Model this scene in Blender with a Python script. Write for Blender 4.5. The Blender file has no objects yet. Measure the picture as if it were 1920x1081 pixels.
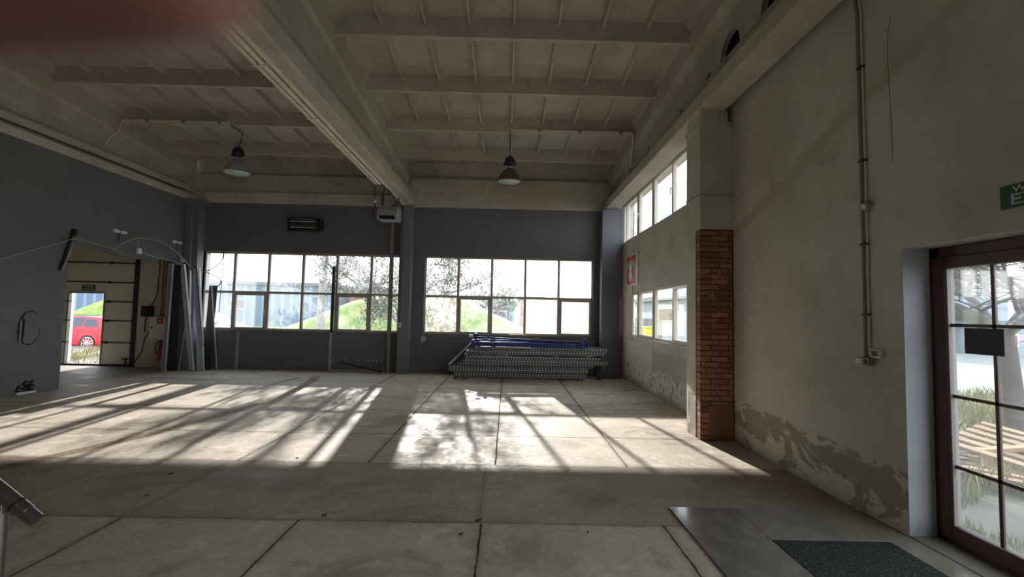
import bpy, bmesh, math, random
from mathutils import Vector, Matrix, noise as mnoise
random.seed(7)
SC = bpy.context.scene
COL = SC.collection
PI = math.pi

# ------------------------------------------------------------------ camera
F_PX, PITCH, YAW, ROLL, CAM_H = 858.67, .056, .010, .021, 1.563
cy, sy, cp, sp = math.cos(YAW), math.sin(YAW), math.cos(PITCH), math.sin(PITCH)
fwd = Vector((sy*cp, cy*cp, sp)); rt = Vector((cy, -sy, 0)); up = rt.cross(fwd)
cr, sr = math.cos(ROLL), math.sin(ROLL)
# the photograph hangs clockwise: the camera itself is rolled the other way
crt = rt*cr + up*sr
cup = -rt*sr + up*cr
cam_d = bpy.data.cameras.new('camera'); cam = bpy.data.objects.new('camera', cam_d); COL.objects.link(cam)
cam.matrix_world = Matrix(((crt.x, cup.x, -fwd.x, 0), (crt.y, cup.y, -fwd.y, 0), (crt.z, cup.z, -fwd.z, CAM_H), (0, 0, 0, 1)))
cam_d.sensor_fit = 'HORIZONTAL'; cam_d.sensor_width = 36.0; cam_d.lens = F_PX/1920*36.0
cam_d.clip_start = 0.004; cam_d.clip_end = 400
cam_d.dof.use_dof = True; cam_d.dof.focus_distance = 8.0; cam_d.dof.aperture_fstop = 5.2
SC.camera = cam

# ------------------------------------------------------------------ light
SC.view_settings.view_transform = 'Standard'; SC.view_settings.look = 'None'
SC.view_settings.gamma = 1; SC.view_settings.exposure = 1.65; SC.view_settings.use_curve_mapping = False
world = bpy.data.worlds.new('world'); SC.world = world; world.use_nodes = True
wn = world.node_tree.nodes; wl = world.node_tree.links
bg = wn['Background']
tc = wn.new('ShaderNodeTexCoord'); sx = wn.new('ShaderNodeSeparateXYZ'); rp = wn.new('ShaderNodeValToRGB')
wl.new(tc.outputs['Generated'], sx.inputs[0]); wl.new(sx.outputs['Z'], rp.inputs[0]); wl.new(rp.outputs[0], bg.inputs[0])
rp.color_ramp.elements[0].position = 0.0; rp.color_ramp.elements[0].color = (0.98, 0.97, 0.95, 1)
rp.color_ramp.elements[1].position = 0.6; rp.color_ramp.elements[1].color = (0.80, 0.90, 1.0, 1)
bg.inputs[1].default_value = 1.55
SUN_AZ, SUN_TAN = 0.142, 0.405     # light travels towards +X by 0.142 and down by 0.405 per metre towards -Y
sd = Vector((SUN_AZ, -1.0, -SUN_TAN)).normalized()
sun_d = bpy.data.lights.new('sun', 'SUN'); sun = bpy.data.objects.new('sun', sun_d); COL.objects.link(sun)
sun.rotation_euler = sd.to_track_quat('-Z', 'Y').to_euler(); sun.location = (-3, 30, 14)
sun_d.energy = 4.7; sun_d.color = (1.0, 0.96, 0.91); sun_d.angle = math.radians(0.9)
SC.cycles.max_bounces = 10; SC.cycles.diffuse_bounces = 6; SC.cycles.transparent_max_bounces = 24
SC.cycles.glossy_bounces = 4; SC.cycles.sample_clamp_indirect = 6.0; SC.cycles.caustics_reflective = False

# ------------------------------------------------------------------ helpers
def lin(c):
    return tuple((v/255/12.92 if v/255 <= .04045 else ((v/255+.055)/1.055)**2.4) for v in c) + (1.0,)

class MB:
    def __init__(s, fn=None):
        s.v = []; s.f = []; s.fn = fn; s.smooth = []
    def add(s, vs, fs, smooth=False):
        n = len(s.v)
        s.v += [tuple(s.fn(*p)) if s.fn else tuple(p) for p in vs]
        s.f += [tuple(i+n for i in f) for f in fs]
        s.smooth += [smooth]*len(fs)
        return s
    def box(s, x0, x1, y0, y1, z0, z1):
        vs = [(x, y, z) for z in (z0, z1) for y in (y0, y1) for x in (x0, x1)]
        return s.add(vs, [(0, 2, 3, 1), (4, 5, 7, 6), (0, 1, 5, 4), (2, 6, 7, 3), (0, 4, 6, 2), (1, 3, 7, 5)])
    def obox(s, c, ax, ay, az, sx_, sy_, sz_):
        c, ax, ay, az = Vector(c), Vector(ax).normalized(), Vector(ay).normalized(), Vector(az).normalized()
        vs = [c+ax*i*sx_/2+ay*j*sy_/2+az*k*sz_/2 for k in (-1, 1) for j in (-1, 1) for i in (-1, 1)]
        return s.add(vs, [(0, 2, 3, 1), (4, 5, 7, 6), (0, 1, 5, 4), (2, 6, 7, 3), (0, 4, 6, 2), (1, 3, 7, 5)])
    def bar(s, a, b, w, h, ref=(0, 0, 1)):
        a, b = Vector(a), Vector(b); d = (b-a); L = d.length; d.normalize()
        r = Vector(ref); x = d.cross(r)
        if x.length < 1e-3: x = d.cross(Vector((0, 1, 0)))
        x.normalize(); y = x.cross(d)
        return s.obox((a+b)/2, d, x, y, L, w, h)
    def tube(s, pts, r, n=10, cap=True):
        P = [Vector(p) for p in pts]; R = r if isinstance(r, (list, tuple)) else [r]*len(P)
        vs = []; prev = None
        for i, p in enumerate(P):
            d = (P[min(i+1, len(P)-1)]-P[max(i-1, 0)]).normalized()
            if prev is None:
                u = d.cross(Vector((0, 0, 1)))
                if u.length < 1e-2: u = d.cross(Vector((0, 1, 0)))
            else:
                u = prev - d*prev.dot(d)
            u.normalize(); prev = u; w = d.cross(u)
            vs += [p+(u*math.cos(2*PI*k/n)+w*math.sin(2*PI*k/n))*R[i] for k in range(n)]
        fs = [(i*n+k, i*n+(k+1) % n, (i+1)*n+(k+1) % n, (i+1)*n+k) for i in range(len(P)-1) for k in range(n)]
        s.add(vs, fs, True)
        if cap:
            s.add(vs[:n], [tuple(range(n))[::-1]]); s.add(vs[-n:], [tuple(range(n))])
        return s
    def lathe(s, prof, c=(0, 0, 0), axis='Z', n=24):
        cx_, cy_, cz_ = c; vs = []
        for r, z in prof:
            for k in range(n):
                a = 2*PI*k/n; p = (r*math.cos(a), r*math.sin(a))
                if axis == 'Z': vs.append((cx_+p[0], cy_+p[1], cz_+z))
                elif axis == 'Y': vs.append((cx_+p[0], cy_+z, cz_+p[1]))
                else: vs.append((cx_+z, cy_+p[0], cz_+p[1]))
        fs = [(i*n+k, i*n+(k+1) % n, (i+1)*n+(k+1) % n, (i+1)*n+k) for i in range(len(prof)-1) for k in range(n)]
        return s.add(vs, fs, True)
    def prism(s, poly, d0, d1, axis='X'):
        n = len(poly)
        def P(a, b, d):
            return {'X': (d, a, b), 'Y': (a, d, b), 'Z': (a, b, d)}[axis]
        vs = [P(a, b, d0) for a, b in poly]+[P(a, b, d1) for a, b in poly]
        fs = [tuple(range(n))[::-1], tuple(range(n, 2*n))]+[(i, (i+1) % n, n+(i+1) % n, n+i) for i in range(n)]
        return s.add(vs, fs)
    def build(s, name, mat=None, parent=None, bevel=0, sub=0):
        me = bpy.data.meshes.new(name)
        o = bpy.data.objects.new(name, me)
        off = Vector(parent.location) if parent else Vector((0, 0, 0))
        if parent and parent.parent: off = off + Vector(parent.parent.location)
        me.from_pydata([tuple(Vector(p)-off) for p in s.v], [], s.f)
        for p, sm in zip(me.polygons, s.smooth): p.use_smooth = sm
        bm = bmesh.new(); bm.from_mesh(me); bmesh.ops.recalc_face_normals(bm, faces=bm.faces[:])
        big = [f for f in bm.faces if len(f.verts) > 4]
        if big: bmesh.ops.triangulate(bm, faces=big)
        bm.to_mesh(me); bm.free()
        if mat: me.materials.append(mat)
        COL.objects.link(o)
        if parent: o.parent = parent
        if bevel:
            m = o.modifiers.new('b', 'BEVEL'); m.width = bevel; m.segments = 2; m.limit_method = 'ANGLE'
        if sub:
            m = o.modifiers.new('s', 'SUBSURF'); m.levels = m.render_levels = sub
        return o

def root(name, label=None, cat=None, loc=(0, 0, 0), group=None, kind=None):
    o = bpy.data.objects.new(name, None); COL.objects.link(o); o.location = loc; o.empty_display_size = .1
    return tag(o, label, cat, group, kind)
def tag(o, label=None, cat=None, group=None, kind=None):
    if label: o['label'] = label
    if cat: o['category'] = cat
    if group: o['group'] = group
    if kind: o['kind'] = kind
    return o
def struct(o, label=None, cat=None, group=None): return tag(o, label, cat, group, 'structure')
def copy_tree(o, parent=None):
    c = o.copy(); COL.objects.link(c)
    if parent: c.parent = parent
    for ch in list(o.children): copy_tree(ch, c)
    return c

# ------------------------------------------------------------------ node helpers
class NT:
    def __init__(s, name):
        s.m = bpy.data.materials.new(name); s.m.use_nodes = True
        s.n = s.m.node_tree.nodes; s.l = s.m.node_tree.links
        s.b = s.n['Principled BSDF']; s.out = s.n['Material Output']
        s.tc = s.n.new('ShaderNodeTexCoord'); s.P = s.tc.outputs['Object']
        sp_ = s.n.new('ShaderNodeSeparateXYZ'); s.l.new(s.P, sp_.inputs[0]); s.X, s.Y, s.Z = sp_.outputs
    def _s(s, inp, v):
        if hasattr(v, 'is_linked') or isinstance(v, bpy.types.NodeSocket): s.l.new(v, inp)
        else: inp.default_value = v
    def math(s, op, a, b=0.0, c=None):
        n = s.n.new('ShaderNodeMath'); n.operation = op; s._s(n.inputs[0], a); s._s(n.inputs[1], b)
        if c is not None: s._s(n.inputs[2], c)
        return n.outputs[0]
    def noise(s, scale, detail=3, rough=.55, vec=None, dist=0):
        n = s.n.new('ShaderNodeTexNoise'); s.l.new(vec or s.P, n.inputs['Vector'])
        n.inputs['Scale'].default_value = scale; n.inputs['Detail'].default_value = detail
        n.inputs['Roughness'].default_value = rough; n.inputs['Distortion'].default_value = dist
        return n.outputs[0]
    def voro(s, scale, vec=None):
        n = s.n.new('ShaderNodeTexVoronoi'); s.l.new(vec or s.P, n.inputs['Vector']); n.inputs['Scale'].default_value = scale
        return n.outputs['Distance']
    def scalevec(s, v):
        n = s.n.new('ShaderNodeVectorMath'); n.operation = 'MULTIPLY'; s.l.new(s.P, n.inputs[0]); n.inputs[1].default_value = v
        return n.outputs[0]
    def step(s, v, a, b):      # smooth 0..1 from a to b
        n = s.n.new('ShaderNodeMapRange'); n.interpolation_type = 'SMOOTHSTEP'; s._s(n.inputs[0], v)
        n.inputs[1].default_value = a; n.inputs[2].default_value = b
        return n.outputs[0]
    def band(s, v, a, b, e=.03):
        return s.math('MULTIPLY', s.step(v, a-e, a+e), s.math('SUBTRACT', 1.0, s.step(v, b-e, b+e)))
    def mul(s, *a):
        r = a[0]
        for q in a[1:]: r = s.math('MULTIPLY', r, q)
        return r
    def mix(s, f, a, b):
        n = s.n.new('ShaderNodeMix'); n.data_type = 'RGBA'; s._s(n.inputs[0], f); s._s(n.inputs[6], a); s._s(n.inputs[7], b)
        return n.outputs[2]
    def scale_col(s, col, fac):
        n = s.n.new('ShaderNodeMix'); n.data_type = 'RGBA'; n.blend_type = 'MULTIPLY'; n.inputs[0].default_value = 1
        s._s(n.inputs[6], col); cb = s.n.new('ShaderNodeCombineXYZ')
        for i in range(3): s._s(cb.inputs[i], fac)
        s.l.new(cb.outputs[0], n.inputs[7]); return n.outputs[2]
    def base(s, c): s._s(s.b.inputs['Base Color'], c)
    def rough(s, v): s._s(s.b.inputs['Roughness'], v)
    def bump(s, h, strength=.3, dist=.01):
        n = s.n.new('ShaderNodeBump'); n.inputs['Strength'].default_value = strength; n.inputs['Distance'].default_value = dist
        s.l.new(h, n.inputs['Height']); s.l.new(n.outputs[0], s.b.inputs['Normal'])

def mat(name, col, rough=.6, metal=0.0, var=.12, scale=6.0, bump=0.0, bscale=40.0, col2=None, spec=.5):
    t = NT(name); c = lin(col)
    nz = t.noise(scale, 4, .6)
    if col2: base = t.mix(t.step(nz, .42, .62), c, lin(col2))
    else: base = c
    fac = t.math('MULTIPLY_ADD', nz, var*2, 1-var)
    t.base(t.scale_col(base, fac)); t.rough(rough); t.b.inputs['Metallic'].default_value = metal
    t.b.inputs['Specular IOR Level'].default_value = spec
    if bump: t.bump(t.noise(bscale, 4), bump, .01)
    return t.m

def surf(name, c1, c2):
    """old limewashed concrete: blotches, soot specks, fine trowel marks"""
    t = NT(name)
    a = t.noise(.9, 6, .65, dist=.5); b = t.noise(5, 6, .7, dist=.8); f = t.noise(24, 4, .6)
    c = t.mix(t.step(a, .38, .62), lin(c1), lin(c2))
    c = t.mix(t.mul(t.step(b, .50, .70), .3), c, lin(tuple(v*.80 for v in c2)))
    c = t.mix(t.mul(t.step(t.noise(2.4, 5, .75, vec=t.scalevec((1, 1, .35))), .60, .70), .35), c, lin((140, 122, 92)))
    c = t.mix(t.mul(t.math('SUBTRACT', 1.0, t.step(t.voro(3.7), .015, .04)), t.step(b, .45, .5)), c, lin((70, 60, 48)))
    t.base(t.scale_col(c, t.math('MULTIPLY_ADD', f, .22, .89))); t.rough(.88)
    t.bump(t.math('ADD', f, t.math('MULTIPLY', b, 1.5)), .45, .012); return t.m
M = {}
M['ceil'] = surf('painted_concrete', (200, 194, 185), (186, 179, 169))
M['beam'] = surf('painted_beam', (198, 192, 182), (182, 175, 163))
M['grey'] = mat('grey_wall_paint', (106, 106, 112), .7, var=.14, scale=.9, bump=.12, bscale=30)
M['greyL'] = mat('grey_green_wall_paint', (100, 103, 106), .75, var=.2, scale=1.6, bump=.35, bscale=14)
M['greycol'] = mat('grey_column_paint', (118, 120, 132), .6, var=.1, scale=1.5, bump=.1)
M['white_pl'] = mat('white_plaster', (190, 184, 168), .85, var=.1, scale=2, bump=.15)
M['reveal'] = mat('white_reveal', (186, 190, 198), .8, var=.1, scale=3, bump=.1)
M['pvc'] = mat('white_window_frame', (206, 200, 190), .35, var=.04, scale=3)
M['pvc_dark'] = mat('dusty_window_frame', (176, 168, 158), .5, var=.08, scale=3)
M['steel'] = mat('stainless_steel', (150, 148, 145), .28, metal=1.0, var=.05)
M['darksteel'] = mat('dark_steel', (60, 60, 62), .4, metal=.6, var=.1)
M['galv'] = mat('galvanised_steel', (196, 204, 212), .42, metal=.25, var=.15, scale=9)
M['galv2'] = mat('dull_galvanised_steel', (160, 163, 166), .5, metal=.2, var=.15, scale=7)
M['black'] = mat('black_plastic', (26, 26, 28), .5, var=.1)
M['darkgrey'] = mat('dark_grey_board', (42, 44, 46), .7, var=.2, scale=4)
M['whitepl'] = mat('white_plastic', (214, 212, 204), .4, var=.03)
M['cream'] = mat('cream_panel', (206, 203, 186), .5, var=.06, scale=2, bump=.08, bscale=60)
M['cable'] = mat('pale_cable', (150, 148, 140), .5, var=.05)
M['cabled'] = mat('dark_cable', (52, 46, 40), .6, var=.05)
M['pipe'] = mat('painted_pipe', (140, 135, 124), .55, var=.08)
M['conduit'] = mat('cream_conduit', (222, 215, 198), .5, var=.06)
M['red'] = mat('red_paint', (190, 26, 30), .4, var=.03)
M['green'] = mat('sign_green', (12, 92, 56), .5, var=.03)
M['signwhite'] = mat('sign_lettering', (190, 205, 190), .5, var=.02)
M['blue'] = mat('blue_powder_coat', (24, 50, 122), .35, var=.08)
M['wood'] = mat('raw_wood', (150, 124, 96), .75, var=.2, scale=5)
M['wood_old'] = mat('weathered_pallet_wood', (118, 102, 84), .8, var=.25, scale=5)
M['brownframe'] = mat('brown_woodgrain_frame', (86, 54, 41), .4, var=.18, scale=6)
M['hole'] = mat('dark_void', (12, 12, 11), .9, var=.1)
M['rubber'] = mat('tyre_rubber', (30, 30, 32), .8, var=.1)
M['rubble'] = mat('rubble', (120, 116, 106), .9, var=.35, scale=14, bump=.4)
M['lampbell'] = mat('lamp_bell', (104, 98, 92), .5, metal=.2, var=.1)
M['lampinner'] = mat('lamp_lens', (206, 226, 214), .3, var=.02)

def glass_mat(name, haze, tint=(1, 1, 1), hz_col=(.9, .95, 1.0), gloss=.06, mott=0.5):
    t = NT(name)
    tr = t.n.new('ShaderNodeBsdfTransparent'); tr.inputs[0].default_value = (*tint, 1)
    tl = t.n.new('ShaderNodeBsdfTranslucent'); tl.inputs[0].default_value = (*hz_col, 1)
    gl = t.n.new('ShaderNodeBsdfGlossy'); gl.inputs['Roughness'].default_value = .03
    m1 = t.n.new('ShaderNodeMixShader'); m2 = t.n.new('ShaderNodeMixShader')
    nz = t.noise(2.3, 4, .6); f = t.math('MULTIPLY', t.math('MULTIPLY_ADD', nz, mott*2, 1-mott), haze)
    t.l.new(f, m1.inputs[0]); t.l.new(tr.outputs[0], m1.inputs[1]); t.l.new(tl.outputs[0], m1.inputs[2])
    lw = t.n.new('ShaderNodeLayerWeight'); lw.inputs[0].default_value = .35
    t.l.new(t.math('MULTIPLY_ADD', lw.outputs['Facing'], .25, gloss), m2.inputs[0])
    t.l.new(m1.outputs[0], m2.inputs[1]); t.l.new(gl.outputs[0], m2.inputs[2]); t.l.new(m2.outputs[0], t.out.inputs[0])
    return t.m
M['glass'] = glass_mat('dusty_glass', .06)
M['glass_side'] = glass_mat('clear_glass', .025)
M['glass_frost'] = glass_mat('cream_film_glass', 1.0, hz_col=(.60, .58, .49), gloss=.03, mott=0)
M['glass_shaded'] = glass_mat('shaded_film_glass', .75, hz_col=(.60, .58, .50), gloss=.03, mott=.1)  # frosted film again; tree shadows on it are put into the mix
M['glass_door'] = glass_mat('door_glass', .04, tint=(.92, .95, .95))
M['carglass'] = mat('car_glass', (40, 52, 66), .08, var=.02)

# brick
t = NT('old_red_brick')
cb = t.n.new('ShaderNodeCombineXYZ'); t.l.new(t.math('ADD', t.X, t.Y), cb.inputs[0]); t.l.new(t.Z, cb.inputs[1])
bk = t.n.new('ShaderNodeTexBrick'); t.l.new(cb.outputs[0], bk.inputs[0]); bk.inputs['Scale'].default_value = 1
bk.inputs['Brick Width'].default_value = .235; bk.inputs['Row Height'].default_value = .0715; bk.inputs['Mortar Size'].default_value = .009
bk.inputs['Mortar Smooth'].default_value = .3
bk.inputs['Color1'].default_value = lin((176, 128, 106)); bk.inputs['Color2'].default_value = lin((128, 84, 68)); bk.inputs['Mortar'].default_value = lin((92, 72, 60))
nz = t.noise(7, 4, .65)
c = t.mix(t.step(nz, .58, .66), bk.outputs[0], lin((176, 138, 112)))
c = t.mix(t.step(t.noise(13, 3), .62, .7), c, lin((96, 54, 42)))
t.base(c); t.rough(.9)
t.bump(t.math('SUBTRACT', t.math('MULTIPLY', t.noise(30, 3), .4), bk.outputs['Fac']), .8, .012)
M['brick'] = t.m

# right wall plaster: world = object coordinates
t = NT('peeling_wall_plaster')
n1 = t.noise(.8, 4, .6); n2 = t.noise(3.2, 5, .6, dist=.6); n3 = t.noise(9, 4, .6)
base = t.mix(t.step(n1, .4, .65), lin((206, 202, 193)), lin((190, 185, 175)))
base = t.scale_col(base, t.math('MULTIPLY_ADD', n3, .12, .94))
base = t.mix(t.mul(t.step(n2, .56, .72), .22), base, lin((150, 142, 124)))
near = t.math('SUBTRACT', 1.0, t.step(t.Y, 6.3, 6.35))
n2 = t.noise(2.6, 5, .6, dist=.9, vec=t.scalevec((1, .75, 1.25)))
# band of bared grey cement near the floor on the near stretch, rising towards the pillar
topz = t.math('MULTIPLY_ADD', t.Y, .035, .31)
above = t.math('SUBTRACT', topz, t.Z)
inb = t.mul(near, t.step(t.math('MULTIPLY_ADD', n3, .2, above), .08, .11))
low = t.math('SUBTRACT', 1.0, t.step(t.math('ABSOLUTE', t.math('SUBTRACT', above, .17)), .05, .22))
patch = t.mul(inb, t.step(t.math('MULTIPLY_ADD', low, .11, n2), .555, .575))
base = t.mix(t.mul(inb, .75), base, lin((212, 207, 194)))
blob = t.mul(near, t.math('SUBTRACT', 1.0, t.step(t.math('ABSOLUTE', t.math('SUBTRACT', above, .0)), .018, .035)), t.step(t.noise(9, 2, .5, vec=t.scalevec((1, .55, 1))), .50, .54))
patch = t.math('MAXIMUM', patch, blob)
base = t.mix(patch, base, t.mix(n3, lin((172, 165, 150)), lin((146, 139, 123))))
rim = t.mul(inb, t.step(t.math('MULTIPLY_ADD', low, .11, n2), .535, .555), t.math('SUBTRACT', 1.0, t.step(t.math('MULTIPLY_ADD', low, .11, n2), .555, .575)))
base = t.mix(t.mul(rim, .5), base, lin((88, 76, 58)))
# far stretch: cement patch and chipped white below
far = t.step(t.Y, 6.45, 6.5)
fpz = t.math('MULTIPLY_ADD', t.noise(2.2, 3), .5, .55)
fy = t.math('SUBTRACT', 1.0, t.step(t.Y, 9.28, 9.32))
fpatch = t.mul(far, fy, t.math('SUBTRACT', 1.0, t.step(t.math('SUBTRACT', t.Z, fpz), .08, .11)), t.step(t.math('MULTIPLY_ADD', n2, .5, t.math('SUBTRACT', t.Z, .70)), -.02, .0))
base = t.mix(fpatch, base, lin((176, 172, 160)))
white = t.mul(far, t.math('SUBTRACT', 1.0, t.step(t.math('MULTIPLY_ADD', n2, .4, t.Z), .66, .72)))
base = t.mix(t.mul(white, .7), base, lin((214, 210, 198)))
chips = t.mul(white, t.step(t.noise(7, 2, .5, vec=t.scalevec((1, 2.2, .9))), .60, .63))
base = t.mix(chips, base, lin((120, 110, 92)))
corner = t.mul(far, t.step(t.math('MULTIPLY_ADD', n2, .9, t.math('MULTIPLY_ADD', t.Z, -1.4, 0.0)), .28, .32))
base = t.mix(t.mul(corner, .75), base, lin((158, 150, 134)))
# dirt at the foot and nail holes
foot = t.mul(t.math('SUBTRACT', 1.0, t.step(t.Z, .0, .10)), .5, n2)
base = t.mix(foot, base, lin((110, 92, 68)))
vz = t.mul(t.math('SUBTRACT', 1.0, t.step(t.voro(2.1), .012, .018)), t.step(t.noise(1.2), .45, .5))
base = t.mix(vz, base, lin((60, 50, 40)))
# a yellowish water trace across the near stretch
tr_ = t.math('ABSOLUTE', t.math('SUBTRACT', t.math('MULTIPLY_ADD', t.Y, -.35, 4.85), t.math('MULTIPLY_ADD', n1, .25, t.Z)))
base = t.mix(t.mul(near, t.math('SUBTRACT', 1.0, t.step(tr_, .0, .14)), .35), base, lin((150, 134, 112)))
t.base(base); t.rough(.85)
t.bump(t.math('ADD', t.math('MULTIPLY', t.math('SUBTRACT', 1.0, patch), .6), t.math('MULTIPLY', t.noise(22, 4), .25)), .55, .012)
M['plaster'] = t.m

# floor
t = NT('concrete_slab_floor')
X, Y = t.X, t.Y
wob = t.math('MULTIPLY_ADD', t.noise(7, 5, .75), .035, -.0175)
wob2 = t.math('MULTIPLY_ADD', t.noise(1.2, 3, .6), .06, -.03)
Xw = t.math('ADD', X, wob); Yw = t.math('ADD', t.math('ADD', Y, wob2), t.math('MULTIPLY', wob, .6))
def line(v, p): return t.math('ABSOLUTE', t.math('SUBTRACT', v, p))
def mn(*a):
    r = a[0]
    for q in a[1:]: r = t.math('MINIMUM', r, q)
    return r
def gate(d, cond):  # push the distance away when cond is 0
    return t.math('ADD', d, t.math('SUBTRACT', 1.0, cond))
farc = t.step(Y, 4.82, 4.84); nearc = t.math('SUBTRACT', 1.0, t.step(Y, 3.52, 3.54)); strip = t.mul(t.step(Y, 3.51, 3.53), t.math('SUBTRACT', 1.0, t.step(Y, 4.80, 4.84)))
right = t.step(X, -2.8, -2.75)
jf = gate(mn(line(Xw, -2.74), line(Xw, -1.40), line(Xw, -.085), line(Xw, 1.29)), farc)
jf2 = gate(mn(line(Yw, 7.45), line(Yw, 5.97), line(Yw, 10.3)), farc)
jn = gate(mn(line(Xw, -2.82), line(Xw, -1.52), line(Xw, -.16), line(Xw, 1.21)), nearc)
js = t.math('ADD', gate(mn(line(Xw, -2.80), line(Xw, -.18)), strip), .006)
je = mn(line(Yw, 4.83), line(Yw, 3.52))
crack = t.math('ADD', t.math('MULTIPLY', t.math('ABSOLUTE', t.math('SUBTRACT', t.noise(.35, 5, .7), .5)), 3.0), .006)
d = mn(jf, t.math('ADD', jf2, .003), jn, js, t.math('ADD', je, .004))
joint = t.math('SUBTRACT', 1.0, t.step(t.math('MULTIPLY_ADD', t.noise(9, 3), .012, d), .007, .017))
jsoft = t.math('SUBTRACT', 1.0, t.step(d, .0, .07))
n1 = t.noise(.55, 5, .6); n2 = t.noise(3.0, 6, .65, dist=.4); n3 = t.noise(16, 5, .6); n4 = t.noise(45, 3)
slab = t.mix(t.step(n1, .35, .65), lin((190, 181, 166)), lin((170, 160, 145)))
slab = t.mix(t.step(n2, .52, .70), slab, lin((204, 198, 186)))
stripc = t.mix(t.step(n1, .4, .6), lin((162, 151, 137)), lin((148, 136, 121)))
stripc = t.mix(t.mul(t.step(t.noise(2.1, 6, .7, vec=t.scalevec((.8, 2.2, 1))), .58, .64), .6), stripc, lin((160, 148, 130)))
c = t.mix(strip, slab, stripc)
c = t.scale_col(c, t.math('MULTIPLY_ADD', n3, .62, .70))
c = t.scale_col(c, t.math('MULTIPLY_ADD', n4, .4, .8))
# whitish abrasion and dirt blotches
ab = t.mul(t.step(t.noise(1.7, 8, .78, dist=1.0), .53, .60), t.math('MULTIPLY_ADD', strip, -.6, 1.0), .6)
c = t.mix(ab, c, lin((196, 190, 174)))
dirt = t.mul(t.step(t.noise(.9, 5, .65, vec=t.scalevec((1, 1.6, 1)), dist=.8), .50, .64), .5)
c = t.mix(dirt, c, lin((122, 106, 88)))
specks = t.mul(t.math('SUBTRACT', 1.0, t.step(t.voro(4.3, t.scalevec((1, 1.8, 1))), .03, .06)), t.step(t.noise(2.2), .5, .55))
c = t.mix(t.mul(specks, .85), c, lin((58, 48, 36)))
scr = t.mul(t.step(t.noise(2.6, 6, .8, vec=t.scalevec((.7, 3.2, 1))), .63, .65), .6)
c = t.mix(scr, c, lin((92, 80, 62)))
# tyre tracks, brown dirt
def arc(cx_, cy_, r_, w):
    dx = t.math('SUBTRACT', X, cx_); dy = t.math('SUBTRACT', Y, cy_)
    rr = t.math('SQRT', t.math('ADD', t.math('MULTIPLY', dx, dx), t.math('MULTIPLY', dy, dy)))
    return t.math('SUBTRACT', 1.0, t.step(t.math('ABSOLUTE', t.math('SUBTRACT', rr, r_)), w*.5, w))
tread = t.step(t.noise(28, 2, .5, vec=t.scalevec((.6, 1.4, 1))), .35, .6)
tk = t.mul(arc(-13.6, 8.2, 9.55, .13), t.band(Y, 4.2, 11.0, .4), t.step(X, -9, -8))
tk2 = t.mul(arc(3.07, 9.56, 7.92, .07), t.band(Y, 7.4, 10.8, .3), t.math('SUBTRACT', 1.0, t.step(X, 0, 1)))
c = t.mix(t.mul(tk, t.math('MULTIPLY_ADD', tread, .4, .55)), c, lin((112, 92, 62)))
c = t.mix(t.mul(tk2, .8), c, lin((100, 84, 60)))
# floor turned greyer in the doorway bay
bay = t.math('SUBTRACT', 1.0, t.step(X, -8.5, -8.1))
c = t.mix(t.mul(bay, .5), c, lin((120, 116, 112)))
c = t.mix(t.mul(jsoft, .3), c, lin((84, 70, 50)))
c = t.mix(t.mul(joint, .9), c, lin((48, 38, 26)))
t.base(c)
t.rough(t.math('ADD', t.math('MULTIPLY_ADD', t.math('MULTIPLY', n2, n3), 1.2, .30), t.math('MULTIPLY', joint, .5)))
t.b.inputs['Specular IOR Level'].default_value = .08
t.bump(t.math('SUBTRACT', t.math('ADD', t.math('MULTIPLY', n3, .3), t.math('MULTIPLY', n2, .5)), t.math('MULTIPLY', joint, .5)), .65, .014)
M['floor'] = t.m

# polished stone slab
t = NT('polished_stone')
n2 = t.noise(3, 6, .65, dist=.7)
c = t.mix(t.step(n2, .4, .62), lin((116, 112, 108)), lin((132, 127, 120)))
c = t.mix(t.mul(t.step(t.noise(2.2, 5, .7), .56, .68), .55), c, lin((150, 138, 116)))
dist = t.math('MULTIPLY_ADD', t.noise(2.0, 5), .9, t.math('MULTIPLY_ADD', t.X, -1.0, 2.0))   # dusty towards the wall
c = t.mix(t.mul(t.math('SUBTRACT', 1.0, t.step(dist, -.25, .2)), .6), c, lin((140, 130, 110)))
t.base(c); t.rough(t.math('MULTIPLY_ADD', t.step(n2, .4, .7), .16, .10)); M['stone'] = t.m

# door mat
t = NT('door_mat_fibre')
v = t.voro(160); nz = t.noise(60, 3)
t.base(t.mix(t.step(nz, .5, .68), lin((34, 40, 38)), lin((92, 98, 92)))); t.rough(1.0); t.bump(v, 1.0, .01); M['mat'] = t.m

# perforated rack steel: rows of dark slots along X (object coordinates)
t = NT('perforated_rack_steel')
fx = t.math('FRACT', t.math('MULTIPLY', t.X, 1/.07)); ax = t.math('ABSOLUTE', t.math('SUBTRACT', fx, .5))
fz = t.math('FRACT', t.math('MULTIPLY', t.Z, 1/.055)); az = t.math('ABSOLUTE', t.math('SUBTRACT', fz, .5))
hole_ = t.mul(t.math('SUBTRACT', 1.0, t.step(ax, .24, .30)), t.math('SUBTRACT', 1.0, t.step(az, .26, .34)))
nz = t.noise(5, 3)
t.base(t.mix(hole_, t.mix(nz, lin((178, 178, 180)), lin((140, 140, 144))), lin((16, 16, 18))))
t.b.inputs['Metallic'].default_value = .35; t.rough(.42); M['perf'] = t.m

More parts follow.
